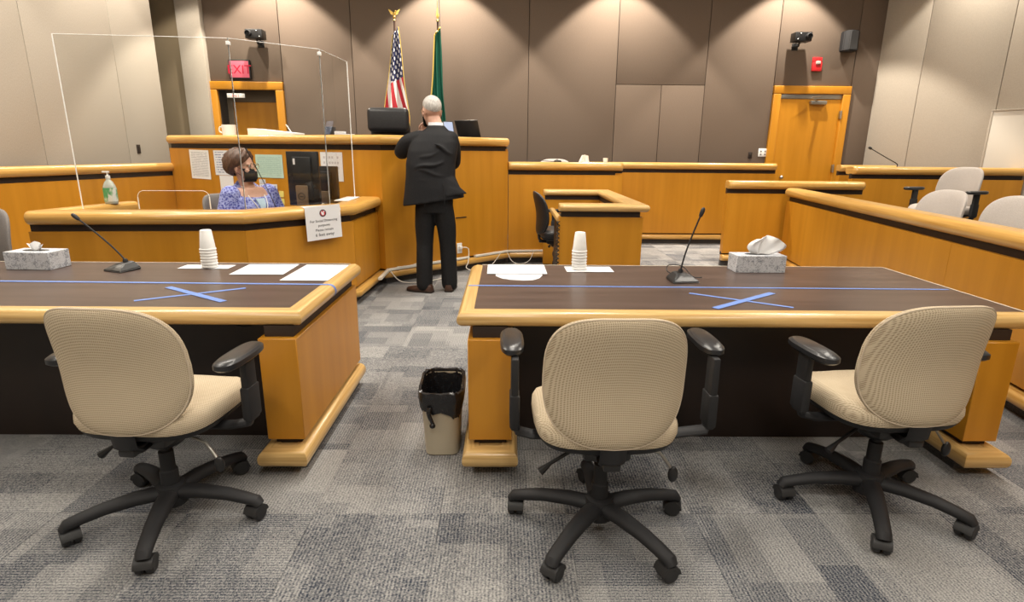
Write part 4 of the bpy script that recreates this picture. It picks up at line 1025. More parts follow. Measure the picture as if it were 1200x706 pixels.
# distancing notice taped to the clerk's rail
d = Vector((0.665, 0.69, 0)).normalized(); nrm = Vector((d.y, -d.x, 0))
A = Vector((-2.03, 4.50, 0))
t = thing('distancing_notice', 'white notice about social distancing hanging on the clerk station rail', 'notice', (A+d*0.64+nrm*0.052+Vector((0, 0, 0.93))))
tm = frame(A+d*0.483+nrm*0.054+Vector((0, 0, 0.640)), d+Vector((0, 0, 0.035)), Vector((0, 0, 1))+d*-0.02)
bm = BM(); box(bm, 0, 0.325, 0, 0.285, -0.001, 0.0005); bm.transform(tm); obj('notice_sheet', bm, M['paper'], t, world=True, smooth=False)
bm = BM(); vs = []
for q in range(0, 91, 15):
    a = math.radians(q); vs.append([bm.verts.new(A+d*s+nrm*(0.046-0.037+0.0365*math.cos(a)+0.008)+Vector((0, 0, 0.884+0.0385*math.sin(a)))) for s in (0.483, 0.808)])
vs.append([bm.verts.new(A+d*s+nrm*(-0.04)+Vector((0, 0, 0.9225))) for s in (0.483, 0.808)])
for a_, b_ in zip(vs, vs[1:]): bm.faces.new((a_[0], a_[1], b_[1], b_[0]))
bm2 = bm; obj('notice_fold', bm2, M['paper'], t, world=True)
loc = mw(t).inverted() @ tm
for y, s, b_ in ((0.150, 0.030, 'For Social Distancing'), (0.112, 0.030, 'purposes'), (0.073, 0.030, 'Please remain'), (0.030, 0.038, '6 feet away')):
    text_obj('lettering', b_, s, M['ink'], t, loc @ Matrix.Translation((0.163, y, 0.0012)))
bm = BM(); lathe(bm, [(0.031, 0.0008), (0.031, 0.0016)], 24, (0.160, 0.222, 0)); bm.transform(tm); obj('emblem_disc', bm, M['ink'], t, world=True)
bm = BM(); sw = [(0.0225*math.cos(2*PI*k/28)+0.160, 0.0225*math.sin(2*PI*k/28)+0.222) for k in range(28)]; prism(bm, sw, 0.0017, 0.0021); bm.transform(tm); obj('emblem_ring', bm, M['red_ink'], t, world=True)
bm = BM(); prism(bm, [(0.145, 0.218), (0.152, 0.206), (0.166, 0.205), (0.172, 0.216), (0.166, 0.222), (0.176, 0.238), (0.168, 0.241), (0.157, 0.227), (0.150, 0.240), (0.144, 0.236)], 0.0022, 0.0026); bm.transform(tm); obj('emblem_mark', bm, M['paper'], t, world=True)

# hand sanitiser bottle on the side rail
t = thing('sanitiser_bottle', 'clear pump bottle of hand sanitiser with green label on the clerk side rail', 'bottle', (-3.40, 5.06, 0.92))
gel = plain('gel', (0.52, 0.56, 0.50), 0.12, spec=0.6)
bm = BM(); loft(bm, [ell(0, 0, z, rx, ry, 24, 0.2, 2.6) for z, rx, ry in ((0, 0.046, 0.032), (0.008, 0.05, 0.036), (0.10, 0.05, 0.036), (0.15, 0.046, 0.033), (0.185, 0.03, 0.024), (0.20, 0.016, 0.016), (0.215, 0.016, 0.016))]); obj('bottle_body', bm, gel, t)
bm = BM(); loft(bm, [ell(0, 0, z, 0.0512, 0.0372, 24, 0.2, 2.6) for z in (0.02, 0.135)], cap=False)
lab = noise_mat('sanitiser_label', (0.10, 0.42, 0.16), (0.80, 0.84, 0.80), (18, 18, 9), 0.5, lo=0.46, hi=0.54); obj('bottle_label', bm, lab, t)
bm = BM(); lathe(bm, [(0.018, 0.213), (0.018, 0.235), (0.007, 0.24), (0.007, 0.262)], 16); box(bm, -0.042, 0.016, -0.010, 0.010, 0.260, 0.274, 0.004); obj('pump', bm, M['white'], t)

# papers pinned to the bench face behind the clerk
WA = Vector((-4.17, 7.42, 0)); WD = Vector((2.908, -1.42, 0)).normalized(); WN = Vector((WD.y, -WD.x, 0))
def pinned(name, label, s0, s1, z0, z1, m, skew=0.0, off=0.004):
    return sheet(name, label, 'paper', WA+WD*s0+WN*off+Vector((0, 0, z0)), WD+Vector((0, 0, skew)), Z3-WD*skew, s1-s0, z1-z0, m, None, 0.001)
pinned('posted_list', 'printed white list posted on the bench left of the clerk', 0.36, 0.70, 1.03, 1.37, M['print_list'], -0.02)
pinned('posted_notice', 'white printed sheet posted directly behind the head of the clerk', 0.79, 1.12, 1.08, 1.365, M['print_form'])
pinned('posted_slip', 'small blank slip posted below the sheet behind the clerk', 0.85, 1.08, 0.90, 1.075, M['paper'])
pinned('posted_schedule', 'pale green schedule posted on the bench right of the clerk', 1.475, 1.89, 1.07, 1.325, M['print_green'])
pinned('posted_calendar', 'grey printed calendar sheet posted under the green schedule', 1.50, 1.775, 0.77, 1.00, M['print_cal'])
pinned('posted_label', 'tiny printed white slip posted just above the grey calendar', 1.50, 1.60, 1.005, 1.05, M['print_form'])
pinned('sticky_note', 'upper yellow sticky note beside the grey calendar', 1.795, 1.865, 0.86, 0.93, M['yellow_note'])
pinned('sticky_note', 'lower yellow sticky note beside the grey calendar', 1.795, 1.865, 0.775, 0.845, M['yellow_note'])
t = thing('posted_sign', 'white paper sign with grey capital lettering posted right of the monitor', 'sign', WA+WD*2.59+WN*0.004+Vector((0, 0, 1.05)))
tm = frame(WA+WD*2.442+WN*0.004+Vector((0, 0, 1.06)), WD, Z3)
bm = BM(); box(bm, 0, 0.30, 0, 0.30, -0.001, 0.0005); bm.transform(tm); obj('sign_sheet', bm, M['paper'], t, world=True, smooth=False)
bm = BM()
for i in range(4):
    for k in range(6 if i < 3 else 3):
        if (i*3+k) % 5 == 4: continue
        box(bm, 0.04+k*0.037, 0.04+k*0.037+0.024, 0.235-i*0.055, 0.258-i*0.055, 0.0004, 0.0009)
bm.transform(tm); obj('illegible_print', bm, plain('grey_print', (0.55, 0.52, 0.55), 0.7), t, world=True, smooth=False)

# clerk's monitor, seen from behind, and a second one beside it
def monitor(label, loc, rz, w_, h_, zc, logo=False, tilt=0.0):
    t = thing('computer_monitor', label, 'monitor', loc, rz)
    bm = BM(); box(bm, -w_/2, w_/2, -0.02, 0.02, zc-h_/2, zc+h_/2, 0.008); box(bm, -w_/2+0.06, w_/2-0.06, 0.018, 0.045, zc-h_/2+0.05, zc+h_/2-0.05, 0.012); obj('housing', bm, M['black'], t)
    bm = BM(); box(bm, -w_/2+0.012, w_/2-0.012, -0.0225, -0.0195, zc-h_/2+0.015, zc+h_/2-0.012); obj('display', bm, plain('dark_display', (0.01, 0.01, 0.012), 0.15), t, smooth=False)
    stand = plain('monitor_stand', (0.15, 0.10, 0.06), 0.4)
    bm = BM(); box(bm, -0.055, 0.055, 0.045, 0.075, 0.012, zc-0.06, 0.006); obj('stand', bm, stand, t)
    bm = BM(); box(bm, -0.12, 0.12, -0.07, 0.11, 0, 0.014, 0.004); obj('foot', bm, stand, t)
    if logo:
        bm = BM(); mt = Matrix.Translation((0, 0.0755, zc-0.16)) @ Matrix.Rotation(PI/2, 4, 'X')
        rg = []
        for r, z in ((0.034, 0.0), (0.034, -0.002), (0.029, -0.002), (0.029, 0.0)): rg.append([mt @ Vector((r*math.cos(2*PI*k/24), r*math.sin(2*PI*k/24), z)) for k in range(24)])
        loft(bm, rg, cap=False); box(bm, -0.018, 0.018, 0.0755, 0.077, zc-0.163, zc-0.157); obj('round_emblem', bm, M['black'], t)
        bm = BM(); box(bm, w_/2-0.10, w_/2-0.08, 0.045, 0.047, zc+0.13, zc+0.185); obj('white_tag', bm, M['paper'], t, smooth=False)
    return t
monitor('black monitor seen from behind with round emblem on its stand', (-1.90, 5.56, 0.75), math.radians(172), 0.31, 0.50, 0.37, True)
monitor('second dark monitor half hidden behind the monitor with the emblem', (-1.77, 5.84, 0.75), math.radians(158), 0.26, 0.36, 0.30)
bm = BM(); tube(bm, catmull([(-1.74, 5.42, 0.755), (-1.73, 5.42, 0.85), (-1.70, 5.44, 0.90), (-1.67, 5.5, 0.84)], 6), 0.004, 6); tag(obj('monitor_cable', bm, M['cable_white']), 'thin pale cable curling beside the monitor stand', 'cable')
bm = BM(); box(bm, -1.60, -1.47, 5.45, 5.90, 0.921, 0.930, 0.002); tag(obj('paper_pad', bm, M['paper']), 'white paper pad lying on the angled end of the clerk rail', 'paper')

# ================================================================== on the benches
t = thing('coffee_mug', 'white mug on the left end of the judge bench', 'mug', (-3.26, 7.10, 1.531))
bm = BM(); lathe(bm, [(0.068, 0), (0.075, 0.005), (0.078, 0.125), (0.073, 0.125), (0.07, 0.01)], 24); obj('mug_body', bm, M['white'], t)
bm = BM(); tube(bm, catmull([(-0.072, 0, 0.10), (-0.108, 0, 0.095), (-0.112, 0, 0.05), (-0.072, 0, 0.03)], 6), 0.008, 8); obj('mug_handle', bm, M['white'], t)
t = thing('paper_tray', 'flat white printer-like tray sloping to the right on the judge bench', 'tray', (-2.70, 7.05, 1.531), math.radians(-14))
bm = BM(); vs = []
loft(bm, [[(-0.29, y, 0.0), (-0.29, y, 0.085), (-0.24, y, 0.085), (0.30, y, 0.035), (0.30, y, 0.0)] for y in (-0.11, 0.13)]); obj('tray_body', bm, M['white'], t, smooth=False)
bm = BM(); tube(bm, [(0.20, 0.02, 0.04), (0.13, 0.03, 0.13)], 0.006, 6); obj('tray_lever', bm, M['steel'], t)
t = thing('desk_caddy', 'small dark caddy with papers near the middle of the judge bench', 'caddy', (-1.93, 6.68, 1.531))
bm = BM(); box(bm, -0.07, 0.03, -0.03, 0.05, 0, 0.10, 0.006); obj('caddy_box', bm, M['black_matte'], t)
bm = BM(); box(bm, 0.035, 0.14, -0.04, 0.05, 0, 0.052, 0.002); obj('paper_stack', bm, M['paper'], t)
bm = BM(); box(bm, 0.15, 0.24, -0.04, 0.04, 0, 0.022, 0.002); obj('low_stack', bm, M['paper'], t)
def laptop(label, loc, rz, w_, h_, lean, disp):
    t = thing('laptop', label, 'laptop', loc, rz)
    bm = BM(); box(bm, -w_/2, w_/2, -0.20, 0.02, 0, 0.016, 0.004); obj('keyboard_base', bm, M['black'], t)
    mt = Matrix.Translation((0, 0.02, 0.012)) @ Matrix.Rotation(-lean, 4, 'X')
    bm = BM(); box(bm, -w_/2, w_/2, -0.006, 0.006, 0, h_, 0.004, mat=None); bm.transform(mt); obj('lid', bm, M['black'], t)
    bm = BM(); box(bm, -w_/2+0.012, w_/2-0.012, -0.0085, -0.0065, 0.015, h_-0.012); bm.transform(mt); obj('display', bm, disp, t, smooth=False)
    return t
scr = plain('tablet_display', (0.25, 0.30, 0.42), 0.2, emit=(0.35, 0.45, 0.75), es=0.35)
laptop('black laptop lid standing open at the right end of the judge bench', (-0.43, 7.30, 1.531), math.radians(152), 0.32, 0.215, 0.42, plain('laptop_display', (0.01, 0.01, 0.012), 0.15))
laptop('small tablet with a pale screen standing behind the shoulder of the suited man', (-0.66, 7.10, 1.531), math.radians(20), 0.13, 0.20, 0.45, scr)
# things on the lower bench
t = thing('fabric_chair', 'grey rounded chair back just showing over the lower bench', 'chair', (0.72, 8.45, 0.2), math.radians(180))
bm, pts = cushion_back(0.26, 0.26, 0.24, 0.08, 0.05, 0.1, 0.84, -0.24); obj('backrest', bm, M['pale_fabric'], t)
bm = BM(); box(bm, -0.25, 0.25, -0.22, 0.25, 0.42, 0.52, 0.04, 4); obj('seat', bm, M['pale_fabric'], t)
bm = BM(); lathe(bm, [(0.28, 0.0), (0.28, 0.03), (0.04, 0.07), (0.03, 0.42)], 20); tube(bm, [(0, 0.1, 0.45), (0, -0.3, 0.45), (0, -0.3, 0.7)], 0.03); obj('base', bm, M['black'], t)
t = thing('computer_mouse', 'dark rounded mouse in front of the grey chair on the lower bench', 'mouse', (0.66, 7.53, 1.24))
bm = BM(); ball(bm, (0, 0, 0.02), 0.05, 0.04, 0.03); obj('mouse_body', bm, M['black'], t)
bm = BM(); tube(bm, catmull([(-0.05, 0, 0.02), (-0.15, 0.02, 0.03), (-0.25, 0.0, 0.035), (-0.4, 0, 0.02)], 5), 0.004, 6); obj('mouse_cable', bm, M['black'], t)
bm = BM()
for off in (0, 0.0015):
    vs = []
    for k in range(7):
        v = k/6; vs.append([bm.verts.new((1.0+0.02*math.sin(i*1.3)*v+(i/12-0.5)*0.16*(1-0.55*v), 7.55+off+0.015*math.sin(i*2.1+v)*v, 1.238+0.115*v*(1-0.35*abs(i/12-0.55)))) for i in range(13)])
    for a_, b_ in zip(vs, vs[1:]): ring_faces(bm, a_, b_, closed=False)
tag(obj('crumpled_tissue', bm, M['tissue']), 'crumpled white tissue standing on the lower bench', 'tissue')
bm = BM(); lathe(bm, [(0.026, 0), (0.032, 0.07), (0.030, 0.07), (0.024, 0.004)], 20); o = obj('paper_cup', bm, M['white']); o.location = (1.27, 7.53, 1.242); tag(o, 'small white cup on the lower bench right of the tissue', 'cup')
# ================================================================== things on the back wall
t = thing('exit_sign', 'red illuminated exit sign above the left door', 'sign', (-4.21, 9.80, 2.45))
bm = BM(); box(bm, -0.17, 0.17, -0.05, -0.002, 0, 0.285, 0.008); obj('sign_case', bm, M['black_matte'], t)
face = plain('exit_face', (0.55, 0.10, 0.14), 0.35, emit=(0.75, 0.14, 0.20), es=0.45)
bm = BM(); box(bm, -0.15, 0.15, -0.054, -0.049, 0.02, 0.265, 0.003); obj('sign_face', bm, face, t)
letter = plain('exit_letter', (0.35, 0.0, 0.02), 0.4, emit=(0.55, 0.0, 0.03), es=0.5)
text_obj('lettering', 'EXIT', 0.185, letter, t, frame((0, -0.0545, 0.078), (1, 0, 0), (0, 0, 1)))
t = thing('door_notice', 'small white plate with red print over the left door leaf', 'sign', (-4.32, 9.79, 2.17))
bm = BM(); box(bm, -0.14, 0.14, -0.016, -0.0005, 0, 0.065, 0.002); obj('notice_plate', bm, M['white'], t)
text_obj('lettering', 'EXIT', 0.06, M['red_ink'], t, frame((0, -0.0165, 0.011), (1, 0, 0), (0, 0, 1)))

def wall_camera(label, x, z, flip):
    t = thing('wall_camera', label, 'camera', (x, 9.80, z))
    s = -1 if flip else 1
    bm = BM(); box(bm, -0.05, 0.05, -0.014, -0.001, -0.14, -0.04, 0.004); tube(bm, [(0, -0.01, -0.09), (0.0, -0.12, -0.10), (0, -0.16, -0.03)], 0.014, 8); tube(bm, [(0.03*s, -0.01, -0.10), (0.07*s, -0.14, -0.08), (0.03*s, -0.2, -0.02)], 0.006, 6); obj('bracket', bm, M['black'], t)
    bm = BM(); box(bm, -0.13, 0.13, -0.27, -0.09, -0.05, 0.085, 0.012); obj('camera_housing', bm, M['black'], t)
    bm = BM(); lathe(bm, [(0.045, 0), (0.045, 0.05), (0.036, 0.055), (0.034, 0.02)], 20, mat=Matrix.Translation((-0.07*s, -0.268, 0.02)) @ Matrix.Rotation(PI/2, 4, 'X')); obj('lens', bm, M['black_matte'], t)
    for q in ((0.05*s, 0.06), (0.09*s, -0.02)):
        bm = BM(); ball(bm, (q[0], -0.272, q[1]), 0.008); obj('indicator', bm, M['white'], t)
wall_camera('black camera on a wall bracket above the left exit sign', -3.85, 3.06, False)
wall_camera('black camera on a wall bracket above the right door', 4.57, 3.11, True)
t = thing('wall_speaker', 'black loudspeaker mounted high on the right of the back wall', 'speaker', (5.37, 9.80, 3.09))
bm = BM(); loft(bm, [[(-0.11, -0.03, z), (0.11, -0.03, z), (0.12, -0.16, z), (0.06, -0.24, z), (-0.06, -0.24, z), (-0.12, -0.16, z)] for z in (-0.15, 0.15)]); bmesh.ops.bevel(bm, geom=list(bm.edges), offset=0.015, segments=2, affect='EDGES'); obj('cabinet', bm, M['black_matte'], t)
bm = BM(); box(bm, -0.04, 0.04, -0.04, -0.001, -0.05, 0.05, 0.004); obj('bracket', bm, M['black'], t)
bm = BM(); loft(bm, [[(-0.105, -0.172, z), (0.105, -0.172, z), (0.055, -0.243, z), (-0.055, -0.243, z)] for z in (-0.13, 0.13)]); obj('grille', bm, M['rubber'], t)
t = thing('fire_alarm', 'red fire alarm with strobe above the right door', 'alarm', (4.95, 9.80, 2.66))
bm = BM(); box(bm, -0.075, 0.075, -0.05, -0.001, 0, 0.13, 0.008); obj('alarm_body', bm, M['red'], t)
bm = BM(); box(bm, -0.035, 0.04, -0.07, -0.04, 0.10, 0.15, 0.010); obj('strobe', bm, M['pale_fabric'], t)
bm = BM(); box(bm, -0.075, 0.075, -0.035, -0.001, 0.12, 0.21, 0.008); obj('strobe_mount', bm, M['red'], t)
t = thing('wall_plate', 'cream outlet plate on the back wall left of the right door', 'outlet', (4.255, 9.77, 1.33))
bm = BM(); box(bm, -0.075, 0.075, 0.018, 0.028, 0, 0.13, 0.003); obj('plate', bm, M['white'], t)
for sx in (-0.035, 0.035):
    for sz in (0.035, 0.085):
        bm = BM(); box(bm, sx-0.012, sx+0.012, 0.0165, 0.0185, sz-0.012, sz+0.012, 0.003); obj('socket', bm, M['grey_fabric'], t)
t = thing('wall_switch', 'small dark plate on the back wall left of the cream outlet', 'switch', (4.05, 9.80, 1.30))
bm = BM(); box(bm, -0.03, 0.03, -0.012, -0.0005, 0, 0.10, 0.003); obj('plate', bm, M['reveal'], t)
bm = BM(); box(bm, -0.012, 0.012, -0.016, -0.011, 0.03, 0.07, 0.002); obj('toggle', bm, M['black'], t)
t = thing('wall_outlet', 'small dark outlet plate on the pale left wall', 'outlet', (XL, 8.15, 1.31), math.radians(90))
bm = BM(); box(bm, -0.035, 0.035, -0.012, -0.0005, 0, 0.115, 0.003); obj('plate', bm, M['reveal'], t)
for sz in (0.035, 0.08):
    bm = BM(); box(bm, -0.016, 0.016, -0.015, -0.011, sz-0.014, sz+0.014, 0.003); obj('socket', bm, M['black'], t)

# outlet and white cables at the foot of the judge bench
jd = (Vector(JP[2])-Vector(JP[1])).normalized(); jn = Vector((jd.y, -jd.x))
def jpt(s, o, z): p = Vector(JP[1])+jd*s+jn*o; return (p.x, p.y, z)
t = thing('power_outlet', 'white outlet on the judge bench beside the legs of the suited man', 'outlet', jpt(1.0, 0.0, 0.22), math.atan2(jd.y, jd.x))
bm = BM(); box(bm, -0.035, 0.035, -0.012, -0.0005, 0, 0.12, 0.003); obj('plate', bm, M['white'], t)
bm = BM(); box(bm, -0.018, 0.018, -0.045, -0.01, 0.05, 0.09, 0.006); obj('plug', bm, M['white'], t)
def cable(label, pts, r=0.0055):
    bm = BM(); tube(bm, catmull(pts, 7), r, 6); return tag(obj('white_cable', bm, M['cable_white']), label, 'cable')
cable('white cable looping down from the outlet to the floor right of the man', [jpt(1.0, 0.03, 0.29), jpt(1.09, 0.06, 0.27), jpt(1.07, 0.08, 0.12), jpt(1.03, 0.10, 0.05), jpt(1.15, 0.2, 0.008), jpt(1.45, 0.22, 0.008), jpt(1.8, 0.15, 0.008)])
cable('white cable lying on the floor left of the man', [jpt(0.02, 0.05, 0.15), jpt(0.10, 0.10, 0.04), jpt(0.25, 0.16, 0.008), jpt(0.55, 0.2, 0.008), jpt(0.85, 0.14, 0.008)])
cable('white cable rising from the raceway behind the legs of the man', [jpt(0.12, 0.03, 0.176), jpt(0.35, 0.04, 0.18), jpt(0.48, 0.03, 0.26), jpt(0.52, 0.01, 0.36)])
cable('white cable drooping from the raceway to the left of the two', [(-0.05, 7.05, 0.17), (-0.12, 6.98, 0.08), (-0.2, 6.85, 0.01)], 0.004)
cable('white cable hanging in a loop below the raceway near the black chair', [(0.02, 7.15, 0.17), (0.08, 7.10, 0.06), (0.18, 7.08, 0.02), (0.30, 7.10, 0.06), (0.36, 7.18, 0.17)], 0.004)

# ------------------------------------------------------------------ flags
def flag_mat_us():
    m, nt, b = new_mat('striped_cloth'); L = nt.links.new
    uv = nd(nt, 'ShaderNodeUVMap'); sp = nd(nt, 'ShaderNodeSeparateXYZ'); L(uv.outputs[0], sp.inputs[0])
    def math_(op, a, bb):
        n = nd(nt, 'ShaderNodeMath', operation=op)
        for i, q in enumerate((a, bb)):
            if q is None: continue
            if isinstance(q, (int, float)): n.inputs[i].default_value = q
            else: L(q, n.inputs[i])
        return n.outputs[0]
    U_, V_ = math_('MULTIPLY', sp.outputs['X'], 0.82), math_('ADD', math_('MULTIPLY', sp.outputs['Y'], 0.42), math_('MULTIPLY', sp.outputs['X'], 0.36))       # u along the fly, v down the hoist
    st = math_('FLOOR', math_('MULTIPLY', V_, 13), None); odd = math_('MODULO', st, 2)
    mixs = nd(nt, 'ShaderNodeMix', data_type='RGBA'); mixs.inputs['A'].default_value = (0.50, 0.02, 0.035, 1); mixs.inputs['B'].default_value = (0.80, 0.78, 0.76, 1)
    L(odd, mixs.inputs['Factor'])
    can = math_('MULTIPLY', math_('LESS_THAN', U_, 0.40), math_('LESS_THAN', V_, 7/13))
    # star rows
    su = math_('MULTIPLY', U_, 11/0.40*0.5); sv = math_('MULTIPLY', V_, 9/(7/13)*0.5)
    row = math_('FLOOR', math_('MULTIPLY', sv, 2), None); sh = math_('MULTIPLY', math_('MODULO', row, 2), 0.5)
    fu = math_('SUBTRACT', math_('FRACT', math_('ADD', su, sh), None), 0.5); fv = math_('SUBTRACT', math_('FRACT', math_('MULTIPLY', sv, 2), None), 0.5)
    dist = math_('ADD', math_('MULTIPLY', fu, fu), math_('MULTIPLY', math_('MULTIPLY', fv, fv), 0.30))
    star = math_('LESS_THAN', dist, 0.045)
    mixc = nd(nt, 'ShaderNodeMix', data_type='RGBA'); mixc.inputs['A'].default_value = (0.018, 0.022, 0.085, 1); mixc.inputs['B'].default_value = (0.8, 0.8, 0.82, 1); L(star, mixc.inputs['Factor'])
    fin = nd(nt, 'ShaderNodeMix', data_type='RGBA'); L(can, fin.inputs['Factor']); L(mixs.outputs['Result'], fin.inputs['A']); L(mixc.outputs['Result'], fin.inputs['B'])
    L(fin.outputs['Result'], b.inputs['Base Color']); b.inputs['Roughness'].default_value = 0.7
    return m
green = noise_mat('green_cloth', (0.006, 0.105, 0.068), (0.010, 0.15, 0.095), (8, 8, 1), 0.6)

def drape(fn, nu, nv, m, parent, name):
    bm = BM(); uvl = bm.loops.layers.uv.verify()
    G = [[(fn(i/nu, j/nv), (i/nu, j/nv)) for i in range(nu+1)] for j in range(nv+1)]
    V_ = [[bm.verts.new(g[0]) for g in r] for r in G]
    for j in range(nv):
        for i in range(nu):
            f = bm.faces.new((V_[j][i], V_[j][i+1], V_[j+1][i+1], V_[j+1][i]))
            for lp, uv in zip(f.loops, (G[j][i][1], G[j][i+1][1], G[j+1][i+1][1], G[j+1][i][1])): lp[uvl].uv = uv
    o = obj(name, bm, m, parent, angle=180)
    sm = o.modifiers.new('thickness', 'SOLIDIFY'); sm.thickness = 0.004
    return o
def pole(t, top, mname, eagle):
    bm = BM(); lathe(bm, [(0.17, 0), (0.17, 0.02), (0.10, 0.05), (0.035, 0.09), (0.03, 0.14)], 24); obj('flag_stand', bm, M['gold'], t)
    bm = BM(); lathe(bm, [(0.014, 0.1), (0.014, top-0.14)], 12); obj('flag_pole', bm, M['shoe_brown'], t)
    bm = BM()
    z = top-0.15
    lathe(bm, [(0.016, z), (0.024, z+0.01), (0.016, z+0.025), (0.010, z+0.04)], 14)
    if eagle:
        ball(bm, (0, 0, z+0.065), 0.028)
        tube(bm, [(0, 0, z+0.085), (0.005, 0, z+0.12), (0.02, -0.01, z+0.155)], [0.02, 0.028, 0.014], 10); ball(bm, (0.03, -0.015, z+0.165), 0.016); tube(bm, [(0.04, -0.02, z+0.165), (0.06, -0.03, z+0.155)], [0.008, 0.002], 6)
        for s in (-1, 1):
            loft(bm, [[(s*0.01, 0.0, z+0.10), (s*0.01, 0.012, z+0.10), (s*0.012, 0.01, z+0.145), (s*0.012, 0.0, z+0.145)], [(s*0.06, 0.01, z+0.115), (s*0.06, 0.018, z+0.115), (s*0.065, 0.016, z+0.18), (s*0.065, 0.008, z+0.18)], [(s*0.10, 0.015, z+0.185), (s*0.10, 0.018, z+0.185), (s*0.102, 0.018, z+0.205), (s*0.102, 0.015, z+0.205)]])
    else:
        loft(bm, [[(x*s_, y*s_*0.3, z+dz) for x, y in ((0.02, 0), (0, 0.02), (-0.02, 0), (0, -0.02))] for dz, s_ in ((0.04, 0.4), (0.075, 1.25), (0.10, 1.1), (0.20, 0.12), (0.215, 0.05))])
        lathe(bm, [(0.004, z+0.2), (0.003, z+0.36)], 6)
    if eagle: bmesh.ops.scale(bm, vec=(0.8, 0.8, 0.8), space=Matrix.Translation((0, 0, -z)), verts=bm.verts)
    obj('finial', bm, M['gold'], t)

t = thing('flag_on_pole', 'furled stars and stripes flag on a pole with a gold eagle on top', 'flag', (-1.66, 9.30, 0.42))
pole(t, 2.96, 'gold', True)
H0 = 2.72
def us(u, v):
    s = u*1.0+v*1.0
    k = min(1.0, 0.06+u*1.05); l_, r_ = -0.012-0.20*k, 0.045+0.13*k
    x = r_+(l_-r_)*v+0.012*math.sin(u*9+v*5)*k
    y = -0.03-0.05*math.sin(v*11+u*2.0)*(0.25+0.75*k)-0.02*k
    z = H0-0.10*v-1.42*u
    return (x, y, z)
fl = drape(us, 60, 40, flag_mat_us(), t, 'flag_cloth')
bm = BM(); tube(bm, [Vector(us(u/20, 0))+Vector((0.008, -0.004, 0.006)) for u in range(21)], 0.005, 6); tube(bm, [Vector(us(1, v/12)) for v in range(13)], 0.011, 6); tube(bm, [Vector(us(u/20, 1))+Vector((-0.006, -0.004, -0.004)) for u in range(21)], 0.005, 6); obj('gold_fringe', bm, M['fringe'], fl)

t = thing('flag_on_pole', 'furled green state flag with gold fringe on a pole beside the striped flag', 'flag', (-1.02, 9.30, 0.42))
pole(t, 2.96, 'gold', False)
def gr(u, v):
    s = u+v
    k = min(1.0, 0.06+u*1.05); l_, r_ = -0.035-0.10*k, 0.04+0.05*k
    x = r_+(l_-r_)*v+0.010*math.sin(u*8+v*5)*k
    y = -0.03-0.05*math.sin(v*12+u*2.0)*(0.25+0.75*k)-0.02*k
    z = H0-0.10*v-1.42*u
    return (x, y, z)
fl = drape(gr, 60, 40, green, t, 'flag_cloth')
bm = BM(); tube(bm, [Vector(gr(0, v/14))+Vector((-0.004, -0.012, 0)) for v in range(15)], 0.011, 6); tube(bm, [Vector(gr(u/20, 1))+Vector((-0.006, -0.012, -0.004)) for u in range(21)], 0.011, 6); tube(bm, [Vector(gr(1, v/12)) for v in range(13)], 0.011, 6); obj('gold_fringe', bm, M['fringe'], fl)
# edge of the round seal peeping from the folds
bm = BM(); q = Matrix.Translation(Vector(gr(0.66, 0.95))+Vector((0.0, -0.03, 0))) @ Matrix.Rotation(math.radians(80), 4, 'X')
lathe(bm, [(0.055, 0), (0.055, 0.006)], 24, mat=q); o = obj('seal_disc', bm, M['fringe'], fl)
bm = BM(); lathe(bm, [(0.042, 0.0062), (0.042, 0.009)], 24, mat=q); obj('seal_field', bm, plain('seal_blue', (0.10, 0.22, 0.50), 0.6), fl)
# ================================================================== people
def remesh(o, vox, it=6, fac=0.5):
    r = o.modifiers.new('remesh', 'REMESH'); r.mode = 'VOXEL'; r.voxel_size = vox; r.use_smooth_shade = True
    s = o.modifiers.new('smooth', 'SMOOTH'); s.iterations = it; s.factor = fac
    return o

def limb(bm, pts, rad, n=14, flat=1.0):
    P = catmull(pts, 5); k = len(pts)-1; R = []
    for i in range(len(P)):
        t = i/5; a = min(int(t), k-1); f = t-a; R.append(rad[a]*(1-f)+rad[a+1]*f)
    tube(bm, P, R, n, flat)
    ball(bm, pts[0], rad[0]*0.98); ball(bm, pts[-1], rad[-1]*0.98)

def hand(bm, wrist, direction, palm_n, side, curl=0.5, s=1.0):
    """palm, four unequal curled fingers and a thumb; direction wrist->knuckles, palm_n palm normal"""
    d = Vector(direction).normalized(); nrm = Vector(palm_n); nrm = (nrm-d*nrm.dot(d)).normalized(); sd = d.cross(nrm)*side
    w_ = Vector(wrist)
    pal = [w_+d*q for q in (0, 0.03*s, 0.06*s, 0.09*s)]
    loft(bm, [[p+(sd*math.cos(2*PI*k/12)*a+nrm*math.sin(2*PI*k/12)*b) for k in range(12)] for p, a, b in zip(pal, (0.027*s, 0.036*s, 0.042*s, 0.039*s), (0.019*s, 0.017*s, 0.015*s, 0.012*s))])
    for i, (off, L) in enumerate(((0.031, 0.072), (0.011, 0.080), (-0.010, 0.074), (-0.030, 0.058))):
        p = pal[3]+sd*off*s-d*0.006*s; pts = [p]; a = 0.15
        for q in (0.45, 0.31, 0.24):
            a += curl*(0.9 if q < .45 else 0.6); p = p+(d*math.cos(a)+nrm*math.sin(a))*L*q*s; pts.append(p)
        limb(bm, pts, [0.0092*s, 0.0088*s, 0.0082*s, 0.0072*s], 8)
    p = w_+d*0.025*s+sd*0.030*s
    limb(bm, [p, p+(d*0.6+sd*0.7+nrm*0.3).normalized()*0.035*s, p+(d*0.9+sd*0.6+nrm*0.5).normalized()*0.065*s, p+(d*1.1+sd*0.3+nrm*0.7).normalized()*0.088*s], [0.013*s, 0.011*s, 0.010*s, 0.0085*s], 8)

